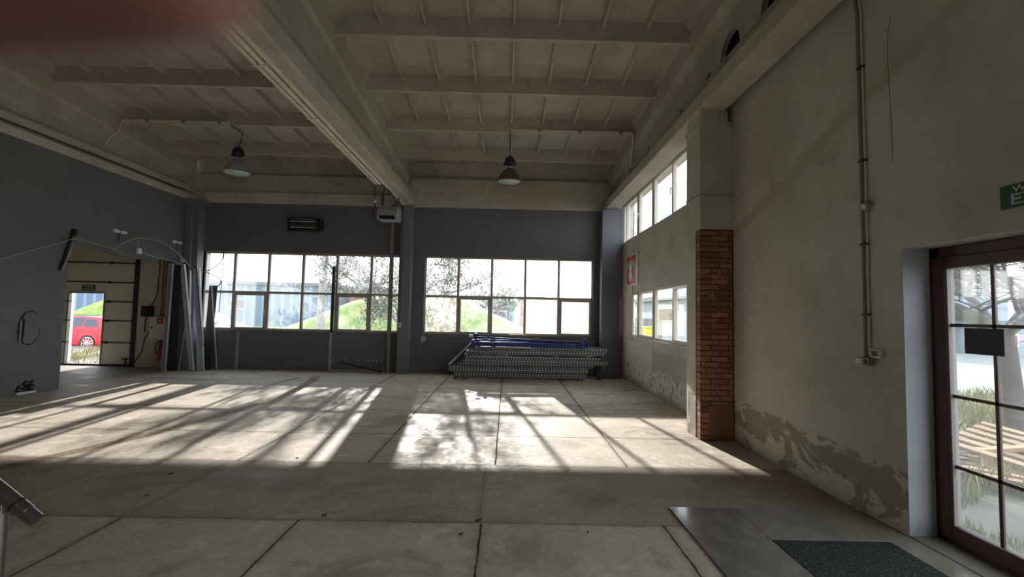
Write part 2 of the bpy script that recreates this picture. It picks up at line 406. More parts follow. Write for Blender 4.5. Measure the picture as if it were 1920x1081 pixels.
# outside
M['asphalt'] = mat('yard_ground', (108, 102, 92), .9, var=.25, scale=1.2, bump=.4, bscale=8, col2=(88, 84, 70))
M['grass'] = mat('grass', (96, 120, 50), .9, var=.3, scale=1.5, bump=.5, bscale=12, col2=(122, 126, 66))
M['drygrass'] = mat('dry_grass', (138, 126, 78), .9, var=.3, scale=3, col2=(98, 104, 54))
M['bark'] = mat('grey_bark', (86, 76, 66), .9, var=.25, scale=9, bump=.4)
M['leaf'] = mat('olive_leaf', (74, 84, 48), .7, var=.3, scale=3)
M['housewhite'] = mat('pale_render', (150, 158, 168), .8, var=.05, scale=.5)
M['houseblue'] = mat('pale_blue_cladding', (84, 120, 158), .7, var=.06, scale=.4)
M['housebrick'] = mat('reddish_cladding', (140, 92, 84), .8, var=.1, scale=.5)
M['roofd'] = mat('dark_roof', (92, 96, 104), .7, var=.08, scale=1)
M['concrete'] = mat('pole_concrete', (150, 148, 142), .8, var=.1)
M['carred'] = mat('red_car_paint', (196, 14, 40), .25, var=.02, spec=.6)
M['carwhite'] = mat('white_car_paint', (216, 218, 220), .25, var=.02)
M['alloy'] = mat('alloy_wheel', (190, 192, 196), .35, metal=.5, var=.04)
M['yellow'] = mat('yellow_plastic', (220, 200, 60), .5, var=.05)
t = NT('corrugated_cladding')
w = t.math('ABSOLUTE', t.math('SUBTRACT', t.math('FRACT', t.math('MULTIPLY', t.X, 1.1)), .5))
t.base(t.mix(t.step(w, .3, .42), lin((84, 104, 128)), lin((112, 132, 154)))); t.rough(.6); M['corr'] = t.m
t = NT('skin')
t.base(t.mix(t.noise(300, 3), lin((118, 80, 72)), lin((96, 62, 56)))); t.rough(.5)
t.b.inputs['Subsurface Weight'].default_value = 1.0; t.b.inputs['Subsurface Scale'].default_value = .003; t.b.inputs['Subsurface Radius'].default_value = (1.0, .35, .22)
M['skin'] = t.m
M['sleeve'] = mat('dark_sleeve', (40, 42, 52), .9, var=.1, scale=40)

# ================================================================== SETTING
D, XR, XL, ZB = 12.05, 2.956, -8.30, 4.34
def rz(y): return 6.197-.0736*y          # underside of the main roof ribs
YB = -6.0                                # the hall goes on behind the camera

MB().box(-13.2, 3.35, YB-.3, 12.45, -.25, 0).build('floor', M['floor']).__setitem__('kind', 'structure')

# back wall with two window openings and the gate opening
def panel_wall(mb, a0, a1, z0, z1, holes, box):
    """solid wall in the (a, z) plane leaving the holes (a0, a1, z0, z1) free; box(a0,a1,z0,z1) adds a block"""
    xs = sorted({a0, a1, *[h[0] for h in holes], *[h[1] for h in holes]})
    for l, r in zip(xs, xs[1:]):
        hs = sorted([h for h in holes if h[0] <= l and h[1] >= r], key=lambda h: h[2]); z = z0
        for h in hs:
            if h[2] > z: box(l, r, z, h[2])
            z = h[3]
        if z < z1: box(l, r, z, z1)
W1 = (-8.0, -2.86, 1.0, 3.06); W2 = (-2.19, 2.26, 1.0, 3.06)
mb = MB(); panel_wall(mb, -8.45, 3.35, 0, ZB, [W1, W2], lambda a, b, c, d_: mb.box(a, b, D, D+.30, c, d_))
struct(mb.build('wall_back', M['grey']))
# beige concrete beams over the back wall
mb = MB(); mb.box(-8.8, -2.66, D-.05, D+.3, ZB, 4.62); mb.box(-8.8, -2.66, D+.0, D+.3, 4.62, 5.12); mb.box(-8.8, -2.66, D+.06, D+.3, 5.12, 6.2)
mb.box(-8.3, -2.66, D-.075, D-.05, 4.60, 4.625)
struct(mb.build('trim_1', M['beam'], bevel=.008))
mb = MB(); mb.box(-2.66, 3.35, D-.05, D+.3, ZB, 5.10); mb.box(-2.66, 3.35, D+.06, D+.3, 5.10, 6.2); mb.box(-2.6, 2.6, D-.09, D-.05, 5.06, 5.10)
struct(mb.build('trim_2', M['beam'], bevel=.008))

# the unseen rear wall of the hall
mb = MB(); panel_wall(mb, -8.45, 3.35, 0, 6.9, [], lambda a, b, c, d_: mb.box(a, b, YB-.3, YB, c, d_))
struct(mb.build('wall_rear', M['white_pl']))
# right wall (object coordinates = world)
UW = (7.0, 11.98, 3.44, 4.5); LW = (6.9, 11.98, 1.08, 2.14); DO = (1.1, 3.39, 0.0, 2.116)
mb = MB(); panel_wall(mb, YB, D, 0, 6.5, [UW, LW, DO, (-5.0, -2.4, .1, 3.6), (-1.9, .6, .1, 3.6)], lambda a, b, c, d_: mb.box(XR, XR+.34, a, b, c, d_))  # last two openings, unseen behind the camera, are added to let daylight in
struct(mb.build('wall_right', M['plaster']))
# window surround between the two bands is slightly shaded off by a joint
# pilaster: plastered upper part, brick lower part with a brick return
mb = MB(); mb.box(2.52, XR, 5.94, 6.40, 2.73, 4.10); mb.box(2.50, 2.93, 5.92, 6.40, 4.10, 4.17); mb.box(2.53, 2.90, 5.96, 6.40, 4.17, 4.34)
mb.box(2.52, XR, 6.10, 6.40, 0, 2.73)
mb.box(2.516, 2.535, 5.935, 6.405, 3.175, 3.19)
pil = struct(mb.build('wall_pilaster', M['plaster']))
mb = MB(); mb.box(2.535, 2.935, 5.93, 6.10, 0, 2.73); mb.box(2.518, 2.535, 5.945, 6.05, 0, 2.73)
struct(mb.build('brick_pillar', M['brick'], bevel=.006))
mb = MB(); mb.box(2.62, 2.94, 5.922, 5.95, 0, .46); struct(mb.build('trim_3', mat('mortar_smear', (132, 100, 78), .9, var=.25, scale=6, bump=.5), bevel=.01))

# left wall with a roughly knocked-through opening
op = [(8.69, 0), (8.70, .5), (8.68, 1.1), (8.70, 1.7), (8.68, 2.3), (8.70, 2.655)]
for i in range(1, 16):
    y = 8.70+i*2.75/15; op.append((y, 2.66+.05*math.sin(i*.55)+random.uniform(-.014, .014)+(.02 if i > 6 else 0)))
op += [(11.45, 2.4), (11.46, 1.5), (11.44, .6), (11.45, 0)]
poly = [(YB, 0)]+op+[(D+.3, 0), (D+.3, ZB+.18), (YB, ZB+.18)]
lw_ = MB().prism(poly, XL-.16, XL, 'X').build('wall_left', M['greyL']); struct(lw_)

# side bay behind the left wall
mb = MB()
panel_wall(mb, -12.4, -8.45, 0, 4.4, [(-12.0, -9.62, 0, 3.1)], lambda a, b, c, d_: mb.box(a, b, D, D+.3, c, d_))
struct(mb.build('wall_gate', M['white_pl']))
struct(MB().box(-12.6, -12.4, 5.0, D+.3, 0, 4.4).build('wall_bay_left', M['white_pl']))
struct(MB().box(-12.6, XL-.16, 4.8, 5.0, 0, 4.4).build('wall_bay_rear', M['white_pl']))
struct(MB().box(-12.6, XL-.16, 4.8, D+.3, 4.4, 4.5).build('ceiling_bay', M['ceil']))

# roof: sloping slabs between main ribs; the thin ribs of one slab are one part
th = math.atan(.0736)
ce = MB()
ce.add([(-13.2, YB, rz(YB)+.30), (3.35, YB, rz(YB)+.30), (3.35, D+.3, rz(D+.3)+.30), (-13.2, D+.3, rz(D+.3)+.30),
        (-13.2, YB, rz(YB)+.45), (3.35, YB, rz(YB)+.45), (3.35, D+.3, rz(D+.3)+.45), (-13.2, D+.3, rz(D+.3)+.45)],
       [(0, 1, 2, 3), (4, 5, 6, 7), (0, 1, 5, 4), (1, 2, 6, 5), (2, 3, 7, 6), (3, 0, 4, 7)])
ceiling = struct(ce.build('ceiling', M['ceil']))
for (bx0, bx1) in ((-8.37, -2.90), (-2.66, 2.70)):
    n = 8; step_ = (bx1-bx0)/n
    for i in range(-6, 4):
        y0 = 6.677+1.5*i
        # main rib: tapering section, wider at the root
        a0 = rz(y0)
        prof = [(y0, a0), (y0+.075, rz(y0+.075)), (y0+.12, rz(y0)+.31), (y0-.02, rz(y0)+.31)]
        MB().prism([(p[0], p[1]) for p in prof], bx0, bx1, 'X').build('main_rib', M['ceil'], ceiling, bevel=.004)
        y1, y2 = y0+.10, y0+1.49
        if i == 3: y2 = D+.06
        mb = MB()
        for k in range(1, n):
            x = bx0+k*step_
            mb.prism([(x-.018, -.03), (x+.018, -.03), (x+.035, .1), (x-.035, .1)], y1, y2, 'Y')
            m_ = len(mb.v)
            mb.v[m_-8:] = [(v[0], v[1], v[2]+rz(v[1])+.215) for v in mb.v[m_-8:]]
        for x in (bx0+.03, bx1-.03):
            mb.prism([(x-.04, 0), (x+.04, 0), (x+.09, .14), (x-.09, .14)], y1, y2, 'Y')
            mb.v[-8:] = [(v[0], v[1], v[2]+rz(v[1])+.16) for v in mb.v[-8:]]
        mb.build('thin_ribs', M['ceil'], ceiling)

# roof girders
def girder(name, sec, y0, y1, m=M['beam']):
    """sec(y) -> closed section [(x, z)...]"""
    mb = MB(); A = sec(y0); B = sec(y1); n = len(A)
    mb.add([(x, y0, z) for x, z in A]+[(x, y1, z) for x, z in B],
           [tuple(range(n))[::-1], tuple(range(n, 2*n))]+[(i, (i+1) % n, n+(i+1) % n, n+i) for i in range(n)])
    return mb
def sec_c(y):
    T = rz(y)+.30
    return [(-2.52, ZB), (-2.50, ZB+.03), (-2.52, 4.62), (-2.70, rz(y)-.34), (-2.70, rz(y)-.30), (-2.66, rz(y)-.22), (-2.66, T),
            (-2.94, T), (-2.94, rz(y)-.22), (-2.90, rz(y)-.30), (-2.90, rz(y)-.34), (-2.80, 4.62), (-2.80, ZB+.03), (-2.78, ZB)]
struct(girder('g', sec_c, YB, D+.1).build('roof_girder', M['beam']))
# right girder web, pierced by round openings
HY = [(y, 4.985) for y in (5.65, 4.68, 3.7, 2.7)]; HR = .25
def holed_web(x0, x1, ya, yb, zb, ztop, holes, r):
    bm = bmesh.new(); N = 32
    for x, flip in ((x0, False), (x1, True)):
        ys = [ya]+[(h[0]+holes[i+1][0])/2 for i, h in enumerate(holes[:-1])]+[yb] if holes else [ya, yb]
        for i, h in enumerate(holes):
            l, rr_ = ys[i], ys[i+1]
            ring = [bm.verts.new((x, h[0]+r*math.cos(2*PI*k/N), h[1]+r*math.sin(2*PI*k/N))) for k in range(N)]
            def proj(k):
                a = 2*PI*k/N; c_, s_ = math.cos(a), math.sin(a); tt = 1e9
                if c_ > 1e-6: tt = min(tt, (rr_-h[0])/c_)
                if c_ < -1e-6: tt = min(tt, (l-h[0])/c_)
                if s_ > 1e-6: tt = min(tt, (ztop(h[0])-h[1])/s_)
                if s_ < -1e-6: tt = min(tt, (zb-h[1])/s_)
                yy, zz = h[0]+c_*tt, h[1]+s_*tt
                return (x, yy, min(zz, ztop(yy)) if zz < h[1]+10 and s_*tt < (ztop(h[0])-h[1])-1e-4 else ztop(yy))
            outr = [bm.verts.new(proj(k)) for k in range(N)]
            for k in range(N):
                bm.faces.new([ring[k], ring[(k+1) % N], outr[(k+1) % N], outr[k]])
            for cc in ((l, zb), (rr_, zb), (l, ztop(l)), (rr_, ztop(rr_))):
                cv = bm.verts.new((x, cc[0], cc[1]))
                ang = math.atan2((ztop(h[0]) if cc[1] > zb else zb)-h[1], cc[0]-h[0]) % (2*PI); k = int(ang/(2*PI)*N) % N
                try: bm.faces.new([outr[k], outr[(k+1) % N], cv])
                except ValueError: pass
    for h in holes:
        a = [bm.verts.new((x0, h[0]+r*math.cos(2*PI*k/N), h[1]+r*math.sin(2*PI*k/N))) for k in range(N)]
        b = [bm.verts.new((x1, h[0]+r*math.cos(2*PI*k/N), h[1]+r*math.sin(2*PI*k/N))) for k in range(N)]
        for k in range(N): bm.faces.new([a[k], a[(k+1) % N], b[(k+1) % N], b[k]])
    mb = MB(); bm.verts.index_update()
    mb.add([tuple(v.co) for v in bm.verts], [tuple(v.index for v in f.verts) for f in bm.faces]); bm.free()
    return mb
holes = sorted(HY)
g = holed_web(2.78, 2.85, 2.2, 6.2, 4.60, lambda y: rz(y)-.28, holes, HR)
g.add([(x, y, z) for y in (6.2, D) for x, z in ((2.78, 4.60), (2.92, 4.60), (2.92, rz(y)-.28), (2.78, rz(y)-.28))],
      [(0, 1, 2, 3), (4, 5, 6, 7), (0, 1, 5, 4), (1, 2, 6, 5), (2, 3, 7, 6), (3, 0, 4, 7)])
g.add([(x, y, z) for y in (YB, 2.2) for x, z in ((2.78, 4.60), (2.92, 4.60), (2.92, rz(y)-.28), (2.78, rz(y)-.28))],
      [(0, 1, 2, 3), (4, 5, 6, 7), (0, 1, 5, 4), (1, 2, 6, 5), (2, 3, 7, 6), (3, 0, 4, 7)])
def sec_r(y): return [(2.78, rz(y)-.30), (2.67, rz(y)-.20), (2.67, rz(y)+.30), (2.95, rz(y)+.30), (2.95, rz(y)-.20), (2.92, rz(y)-.30)]
a_ = girder('g', sec_r, YB, D)
g.add(a_.v, a_.f)
struct(g.build('roof_girder', M['beam']))
# black block behind the web openings; its colour stands in for the recess's shade
struct(MB().box(2.90, 2.955, YB, 6.1, 4.64, 5.4).build('recess_shade', M['hole']))
# edge beam on the pilaster
mb = MB(); mb.box(2.50, 2.86, YB, D, ZB, 4.545); mb.box(2.60, 2.92, YB, D, 4.545, 4.62)
struct(mb.build('edge_beam', M['beam'], bevel=.012))
# left row
mb = MB(); mb.box(-8.30, -8.25, YB, D, ZB, 4.50); mb.box(-8.50, -8.30, YB, D, 4.52, 4.56); mb.box(-8.50, -8.255, YB, D, 4.56, 4.70)
struct(mb.build('edge_beam', M['beam'], bevel=.01))
def sec_l(y): return [(-8.30, 4.70), (-8.285, 4.70), (-8.30, rz(y)-.34), (-8.37, rz(y)-.2), (-8.37, rz(y)+.3), (-8.5, rz(y)+.3), (-8.5, 4.70)]
struct(girder('g', lambda y: [(-8.46, 4.70), (-8.27, 4.70), (-8.32, rz(y)-.30), (-8.30, rz(y)-.22), (-8.32, rz(y)+.30), (-8.46, rz(y)+.30)], YB, D).build('roof_girder', M['beam']))

# columns at the back wall
struct(MB().box(-2.79, -2.50, 11.78, D, 0, 4.37).build('wall_column', M['greycol'], bevel=.012))
struct(MB().box(2.42, XR, 11.72, D, 0, ZB).build('wall_column', M['greycol'], bevel=.012))
mb = MB(); mb.box(-8.30, -7.99, 11.80, D, 0, 4.30); mb.box(-8.30, -8.12, 11.72, 11.8, 0, 4.3)
struct(mb.build('wall_column', M['greycol'], bevel=.012))
mb = MB(); mb.box(-8.3, -7.9, 11.66, D, 4.26, ZB); struct(mb.build('wall_column_cap', M['greycol']))
struct(MB().box(-8.04, -8.0, D, D+.22, 1.0, 3.06).build('trim_5', mat('lit_reveal_yellow', (214, 206, 140), .8, var=.1)))  # left window reveal; the sunlight on it is put in as yellow

# ------------------------------------------------------------------ windows
def window(name, fn, us, z0, zt, z1, sashes, panes, fw=.05, hasrail=True, handles=(), glass='glass', frame='pvc'):
    """fn maps (u, depth, z) to the world; depth grows to the outside"""
    r = root(name, kind='structure')
    mb = MB(fn)
    mb.box(us[0], us[-1], -.03, .04, z0, z0+fw+.01); mb.box(us[0], us[-1], -.03, .04, z1-fw, z1)
    for u in us: mb.box(u-fw*.62, u+fw*.62, -.032, .042, z0, z1)
    if hasrail: mb.box(us[0], us[-1], -.031, .041, zt-fw*.55, zt+fw*.55)
    mb.build('frame', M[frame], r, bevel=.004)
    for i in range(len(us)-1):
        rows = [(z0, zt), (zt, z1)] if hasrail else [(z0, z1)]
        for j, (a, b) in enumerate(rows):
            l, rr_ = us[i]+fw*.6, us[i+1]-fw*.6; bb, tt = a+fw*.5, b-fw*.5; par = r
            if (i, j) in sashes:
                s_ = MB(fn); w = .055
                s_.box(l, rr_, -.05, .02, bb, bb+w); s_.box(l, rr_, -.05, .02, tt-w, tt)
                s_.box(l, l+w, -.05, .02, bb+w, tt-w); s_.box(rr_-w, rr_, -.05, .02, bb+w, tt-w)
                par = s_.build('sash', M[frame], r, bevel=.004)
                l += w*.9; rr_ -= w*.9; bb += w*.9; tt -= w*.9
                if (i, j) in handles:
                    hz = (bb+tt)/2; hu = rr_+w*.4
                    h = MB(fn); h.box(hu-.012, hu+.012, -.075, -.05, hz-.03, hz+.03); h.box(hu-.009, hu+.009, -.10, -.075, hz-.11, hz+.012)
                    h.build('handle', M['whitepl'], par)
            MB(fn).box(l-.005, rr_+.005, -.004, .004, bb-.005, tt+.005).build('pane', M[panes.get((i, j), glass)], par)
    return r
fb = lambda u, d_, z: (u, D+.12+d_, z)
window('window_1', fb, [-8.0, -7.218, -6.317, -5.417, -4.522, -3.616, -2.86], 1.0, 2.0, 3.06, {(1, 0), (4, 0)}, {}, handles={(1, 0)}, frame='pvc_dark')
window('window_2', fb, [-2.19, -1.306, -.419, .471, 1.361, 2.26], 1.0, 2.0, 3.06, {(1, 0), (4, 0)},
       {(0, 0): 'glass_shaded', (3, 0): 'glass_frost', (4, 0): 'glass_frost'}, handles={(1, 0)}, frame='pvc_dark')
fr = lambda u, d_, z: (3.08+d_, u, z)
window('window_3', fr, [7.3, 8.42, 9.5, 10.6, 11.7, 11.98], 3.42, 0, 4.5, {(0, 0), (2, 0), (3, 0)}, {}, hasrail=False, handles={(0, 0), (2, 0)}, glass='glass_side')
window('window_4', fr, [7.3, 8.40, 9.45, 10.56, 11.6, 11.98], 1.08, 0, 2.16, {(0, 0), (2, 0), (3, 0)}, {}, hasrail=False, handles={(0, 0), (2, 0)}, glass='glass_side')
# sills and reveals
struct(MB().box(-8.0, -2.86, D+.15, D+.34, .96, 1.0).build('window_sill_1', M['pvc_dark']))
struct(MB().box(-2.19, 2.26, D+.15, D+.34, .96, 1.0).build('window_sill_2', M['pvc_dark']))

# white board over the end of the lower side window
tag(MB().box(2.935, 2.953, 10.72, 11.70, 1.0, 2.30).build('wall_board', M['white_pl'], bevel=.003), 'pale flat board screwed over the far end of the lower side window', 'panel')

# ------------------------------------------------------------------ glazed exit door in the right wall
r = root('door_1', loc=(3.2, 2.24, 0), kind='structure')
mb = MB(); fw = .075
mb.box(3.16, 3.24, 1.1, 3.39, 2.03, 2.116); mb.box(3.16, 3.24, 1.1, 3.39, .02, .06); mb.box(3.16, 3.24, 3.31, 3.39, .02, 2.116); mb.box(3.16, 3.24, 1.1, 1.18, .02, 2.116)
mb.build('door_frame', M['brownframe'], r, bevel=.006)
def leaf(y0, y1):
    l = MB(); l.box(3.145, 3.215, y0, y0+.085, .05, 2.04); l.box(3.145, 3.215, y1-.085, y1, .05, 2.04)
    l.box(3.145, 3.215, y0+.085, y1-.085, .05, .155); l.box(3.145, 3.215, y0+.085, y1-.085, 1.955, 2.04)
    lf = l.build('door_leaf', M['brownframe'], r, bevel=.008)
    b = MB()
    for z in (.56, 1.05, 1.55): b.box(3.172, 3.188, y0+.08, y1-.08, z-.011, z+.011)
    for k in (1, 2):
        y = y1-.085-k*(y1-y0-.17)/3; b.box(3.172, 3.188, y-.011, y+.011, .15, 1.96)
    b.build('glazing_bar', M['brownframe'], lf)
    b = MB(); b.box(3.155, 3.205, y1-.099, y1-.085, .155, 1.955); b.box(3.155, 3.205, y0+.085, y0+.099, .155, 1.955)
    b.build('gasket', mat('grey_gasket', (150, 140, 138), .5), lf)
    MB().box(3.176, 3.184, y0+.085, y1-.085, .155, 1.955).build('pane', M['glass_door'], lf)
leaf(2.26, 3.345); leaf(1.15, 2.25)
struct(MB().box(XR, 3.24, 1.1, 3.39, .0, .02).build('trim_6', M['stone']))
mb = MB(); mb.box(XR+.001, 3.16, 3.385, 3.392, 0, 2.116)
struct(mb.build('trim_7', M['reveal']))
tag(MB().box(3.150, 3.158, 2.88, 3.13, 1.36, 1.535).build('door_notice', M['black'], bevel=.002), 'black rectangular board hung on the brown glazed door', 'notice board')

# ------------------------------------------------------------------ sectional gate with a wicket door
r = root('door_2', loc=(-10.8, D, 0), kind='structure')
GX0, GX1 = -12.0, -9.74
zs = [.03, .605, 1.17, 1.67, 2.175, 2.69, 3.12]
WX0, WX1, WZ1 = -11.50, -10.58, 1.88
for a, b in zip(zs, zs[1:]):
    mb = MB()
    panel_wall(mb, GX0, GX1, a+.008, b-.008, [(WX0, WX1, max(a+.008, 0), min(b-.008, WZ1))] if a < WZ1 else [], lambda p, q, c_, d_: mb.box(p, q, D+.10, D+.15, c_, d_))
    mb.build('gate_panel', M['cream'], r, bevel=.004)
for z in zs[1:-1]:
    mb = MB()
    panel_wall(mb, GX0, GX1, z-.014, z+.014, [(WX0, WX1, z-.014, z+.014)] if z < WZ1 else [], lambda p, q, c_, d_: mb.box(p, q, D+.085, D+.14, c_, d_))
    for x in (-10.46, -9.80): mb.box(x-.035, x+.035, D+.075, D+.1, z-.03, z+.03)
    mb.build('gate_hinge_rail', M['black'], r)
mb = MB(); mb.box(GX0, GX1, D+.07, D+.16, 0, .045); mb.box(GX1, GX1+.12, D-.02, D+.2, 0, 3.2)
mb.build('gate_track', M['darkgrey'], r)
mb = MB(); mb.box(WX0-.0, WX1+.0, D+.085, D+.16, WZ1, WZ1+.03); mb.box(WX1-.01, WX1+.03, D+.085, D+.16, .04, WZ1); mb.box(WX0-.03, WX0+.01, D+.085, D+.16, .04, WZ1)
mb.build('wicket_frame', M['pipe'], r)
# the wicket leaf stands open to the outside, seen on edge
ld = Vector((-.62, .74, 0)); mb = MB(); mb.bar((WX0-.03, D+.18, (.05+WZ1)/2), (WX0-.03+ld.x, D+.18+ld.y, (.05+WZ1)/2), .045, WZ1-.05); wl_ = mb.build('wicket_leaf', M['housewhite'], r)
mb = MB()
for z in (.6, 1.17, 1.67): mb.box(WX0-.07, WX0+.03, D+.09, D+.15, z-.012, z+.012)
mb.build('leaf_rail', M['black'], wl_)
mb = MB(); mb.tube([(-10.0, D+.07, .19), (-9.86, D+.07, .19)], .02); mb.box(-9.92, -9.9, D+.05, D+.1, .02, .2); mb.build('gate_bolt', M['black'], r)

def text(s, name, size, loc, rot, m, parent, ext=.001, align='CENTER', sx_=1.0):
    cu = bpy.data.curves.new(name, 'FONT'); cu.body = s; cu.size = size; cu.extrude = ext; cu.align_x = align; cu.align_y = 'CENTER'; cu.offset = size*.012
    o = bpy.data.objects.new(name, cu); COL.objects.link(o); cu.materials.append(m)
    off = Vector(parent.location) if parent else Vector((0, 0, 0))
    bpy.context.view_layer.update()
    me = bpy.data.meshes.new_from_object(o.evaluated_get(bpy.context.evaluated_depsgraph_get()))
    bpy.data.objects.remove(o); me.name = name
    o = bpy.data.objects.new(name, me); COL.objects.link(o)
    if parent: o.parent = parent
    o.location = Vector(loc)-off; o.rotation_euler = rot; o.scale = (sx_, 1, 1); return o

# green sign on the gate
s = root('exit_sign', 'small green two-line emergency exit sign on the sectional gate', 'sign', (-11.01, D+.09, 2.02))
MB().box(-11.18, -10.84, D+.086, D+.1, 1.945, 2.10).build('sign_plate', M['green'], s, bevel=.002)
text('WYJŚCIE', 'lettering', .062, (-11.01, D+.083, 2.06), (PI/2, 0, 0), M['signwhite'], s)
text('EWAKUACYJNE', 'lettering', .044, (-11.01, D+.083, 1.985), (PI/2, 0, 0), M['signwhite'], s)

# ================================================================== THINGS IN THE SIDE BAY
s = root('hydrant_cabinet', 'white metal hydrant cabinet with a red square sign on the bay wall', 'cabinet', (-8.97, D-.09, 1.02))
MB().box(-9.16, -8.74, D-.17, D, .742, 1.30).build('cabinet_body', M['whitepl'], s, bevel=.006)
MB().box(-9.145, -8.755, D-.178, D-.17, .757, 1.285).build('cabinet_door', M['whitepl'], s, bevel=.003)
mb = MB(); mb.box(-8.97, -8.81, D-.183, D-.178, 1.13, 1.275); mk = mb.build('warning_sign', M['red'], s)
mb = MB(); mb.box(-8.91, -8.86, D-.186, D-.183, 1.18, 1.24); mb.box(-8.93, -8.91, D-.186, D-.183, 1.19, 1.22); mb.build('sign_mark', M['signwhite'], mk)
MB().box(-9.10, -9.07, D-.195, D-.178, 1.0, 1.05).build('latch', M['darksteel'], s)
s = root('fire_extinguisher', 'red fire extinguisher hanging low on the bay wall below the white cabinet', 'fire extinguisher', (-8.86, D-.1, .2))
MB().lathe([(0, .2), (.07, .2), (.075, .23), (.075, .58), (.05, .64), (.02, .66), (0, .66)], (-8.86, D-.1, 0)).build('cylinder', M['red'], s)
MB().box(-8.90, -8.80, D-.12, D-.08, .66, .70).build('valve', M['black'], s)
MB().tube([(-8.90, D-.12, .68), (-8.97, D-.14, .62), (-8.99, D-.15, .5), (-8.95, D-.16, .36)], .012).build('hose', M['black'], s)
s = root('control_box', 'black gate control box with knobs on the pale bay wall', 'control box', (-9.31, D-.05, 1.43))
MB().box(-9.44, -9.18, D-.12, D, 1.30, 1.575).build('housing', M['black'], s, bevel=.01)
for x in (-9.38, -9.31, -9.24): MB().lathe([(0, -.02), (.02, -.02), (.02, 0)], (x, D-.12, 1.47), 'Y', 12).build('button', M['darksteel'], s)
for (lab, pts, rr) in (
    ('thin dark cable rising from the black control box', [(-9.3, D-.02, 1.57), (-9.2, D-.03, 1.68), (-9.12, D-.02, 1.9), (-9.1, D-.02, 2.5), (-9.1, D-.02, 3.2)], .011),
    ('dark cable trailing from the black control box down to the floor', [(-9.38, D-.02, 1.3), (-9.38, D-.03, .9), (-9.25, D-.04, .86), (-9.14, D-.05, 1.02), (-9.22, D-.05, .95), (-9.36, D-.03, .75), (-9.42, D-.03, .4), (-9.58, D-.04, .12), (-9.72, D-.08, .03)], .013)):
    tag(MB().tube(pts, rr).build('wall_cable', M['cabled']), lab, 'cable')
tag(MB().lathe([(0, -.07), (.03, -.06), (.035, .06), (0, .07)], (-9.19, D-.06, .98)).build('cable_plug', mat('rusty_plug', (120, 60, 40), .7)), 'reddish plug hanging by its cable beside the white cabinet', 'plug')
for i, x in enumerate((-8.99, -8.9)):
    tag(MB().tube([(x, D-.025, 1.32), (x, D-.025, 3.6)], .018).build('wall_pipe', M['pipe']), ('left', 'right')[i]+' one of the twin beige pipes rising above the hydrant cabinet', 'pipe', 'twin conduits above the hydrant cabinet')
for z, wd in ((1.62, 'topmost'), (1.52, 'middle'), (1.42, 'lowest')):
    tag(MB().box(-8.88, -8.68, D-.02, D, z-.03, z+.03).build('wall_notice', M['cream']), wd+' pale notice strip above the hydrant cabinet', 'notice', 'notice strips above the hydrant cabinet')

# ------------------------------------------------------------------ long profiles leaning in the back left corner
def leaner(kind, lab, a, b, w, d_, m, form='box', group=None):
    """a = foot, b = head"""
    o = root(kind, lab, 'metal profile' if kind != 'wooden_pole' else 'pole', a, group)
    a, b = Vector(a), Vector(b); ax = (b-a).normalized(); y = Vector((0, 1, 0)) - ax*ax.y; y.normalize(); x = y.cross(ax)
    mb = MB(); c = (a+b)/2; L = (b-a).length; tk = .004
    if form == 'box': mb.obox(c, ax, x, y, L, w, d_)
    elif form == 'tube': mb.tube([a, b], w/2)
    else:   # open channel facing the room
        mb.obox(c+y*d_/2, ax, x, y, L, w, tk)
        for s_ in (-1, 1):
            mb.obox(c+x*s_*(w/2-tk/2), ax, x, y, L, tk, d_)
            mb.obox(c+x*s_*(w/2-.008)-y*d_/2, ax, x, y, L, .016, tk)
    mb.build('rail', m, o, bevel=.002 if form == 'box' else 0)
    return o
leaner('metal_profile', 'dull grey angled profile, leftmost of the lengths leaning by the opening', (-8.20, 11.16, 0), (-8.20, 11.20, 2.62), .10, .05, M['galv2'], 'ch')
leaner('board_panel', 'dark grey board standing behind the leaning steel channels', (-8.24, 11.45, 0), (-8.27, 11.42, 2.60), .30, .015, M['darkgrey'])
leaner('steel_bar', 'thin pale steel bar slanting in front of the dark board', (-8.02, 11.42, 0), (-8.10, 11.75, 1.75), .03, .02, M['galv2'])
leaner('metal_profile', 'bluish galvanised channel leaning with its foot out into the room', (-7.72, 11.46, 0), (-8.10, 11.45, 2.62), .105, .05, M['galv'], 'ch')
leaner('metal_profile', 'narrow grey channel standing between the bluish channel and the dark board', (-7.93, 11.62, 0), (-8.06, 11.64, 2.5), .07, .05, M['galv2'], 'ch')
leaner('metal_profile', 'wide bright channel leaning closest to the grey corner column', (-7.56, 11.55, 0), (-7.86, 11.62, 2.56), .15, .05, M['galv'], 'ch')
leaner('metal_tube', 'shiny thin tube leaning against the wide bright channel', (-7.50, 11.48, 0.6), (-7.78, 11.50, 2.58), .035, .035, M['steel'], 'tube')
leaner('board_panel', 'near-black narrow board leaning beside the left window', (-7.62, 11.84, 0), (-7.64, 11.97, 2.14), .20, .03, M['darkgrey'])
leaner('wooden_pole', 'thin pale pole leaning across the near-black board', (-7.33, 11.80, 0), (-7.62, 11.86, 2.12), .035, .035, M['galv2'], 'tube')

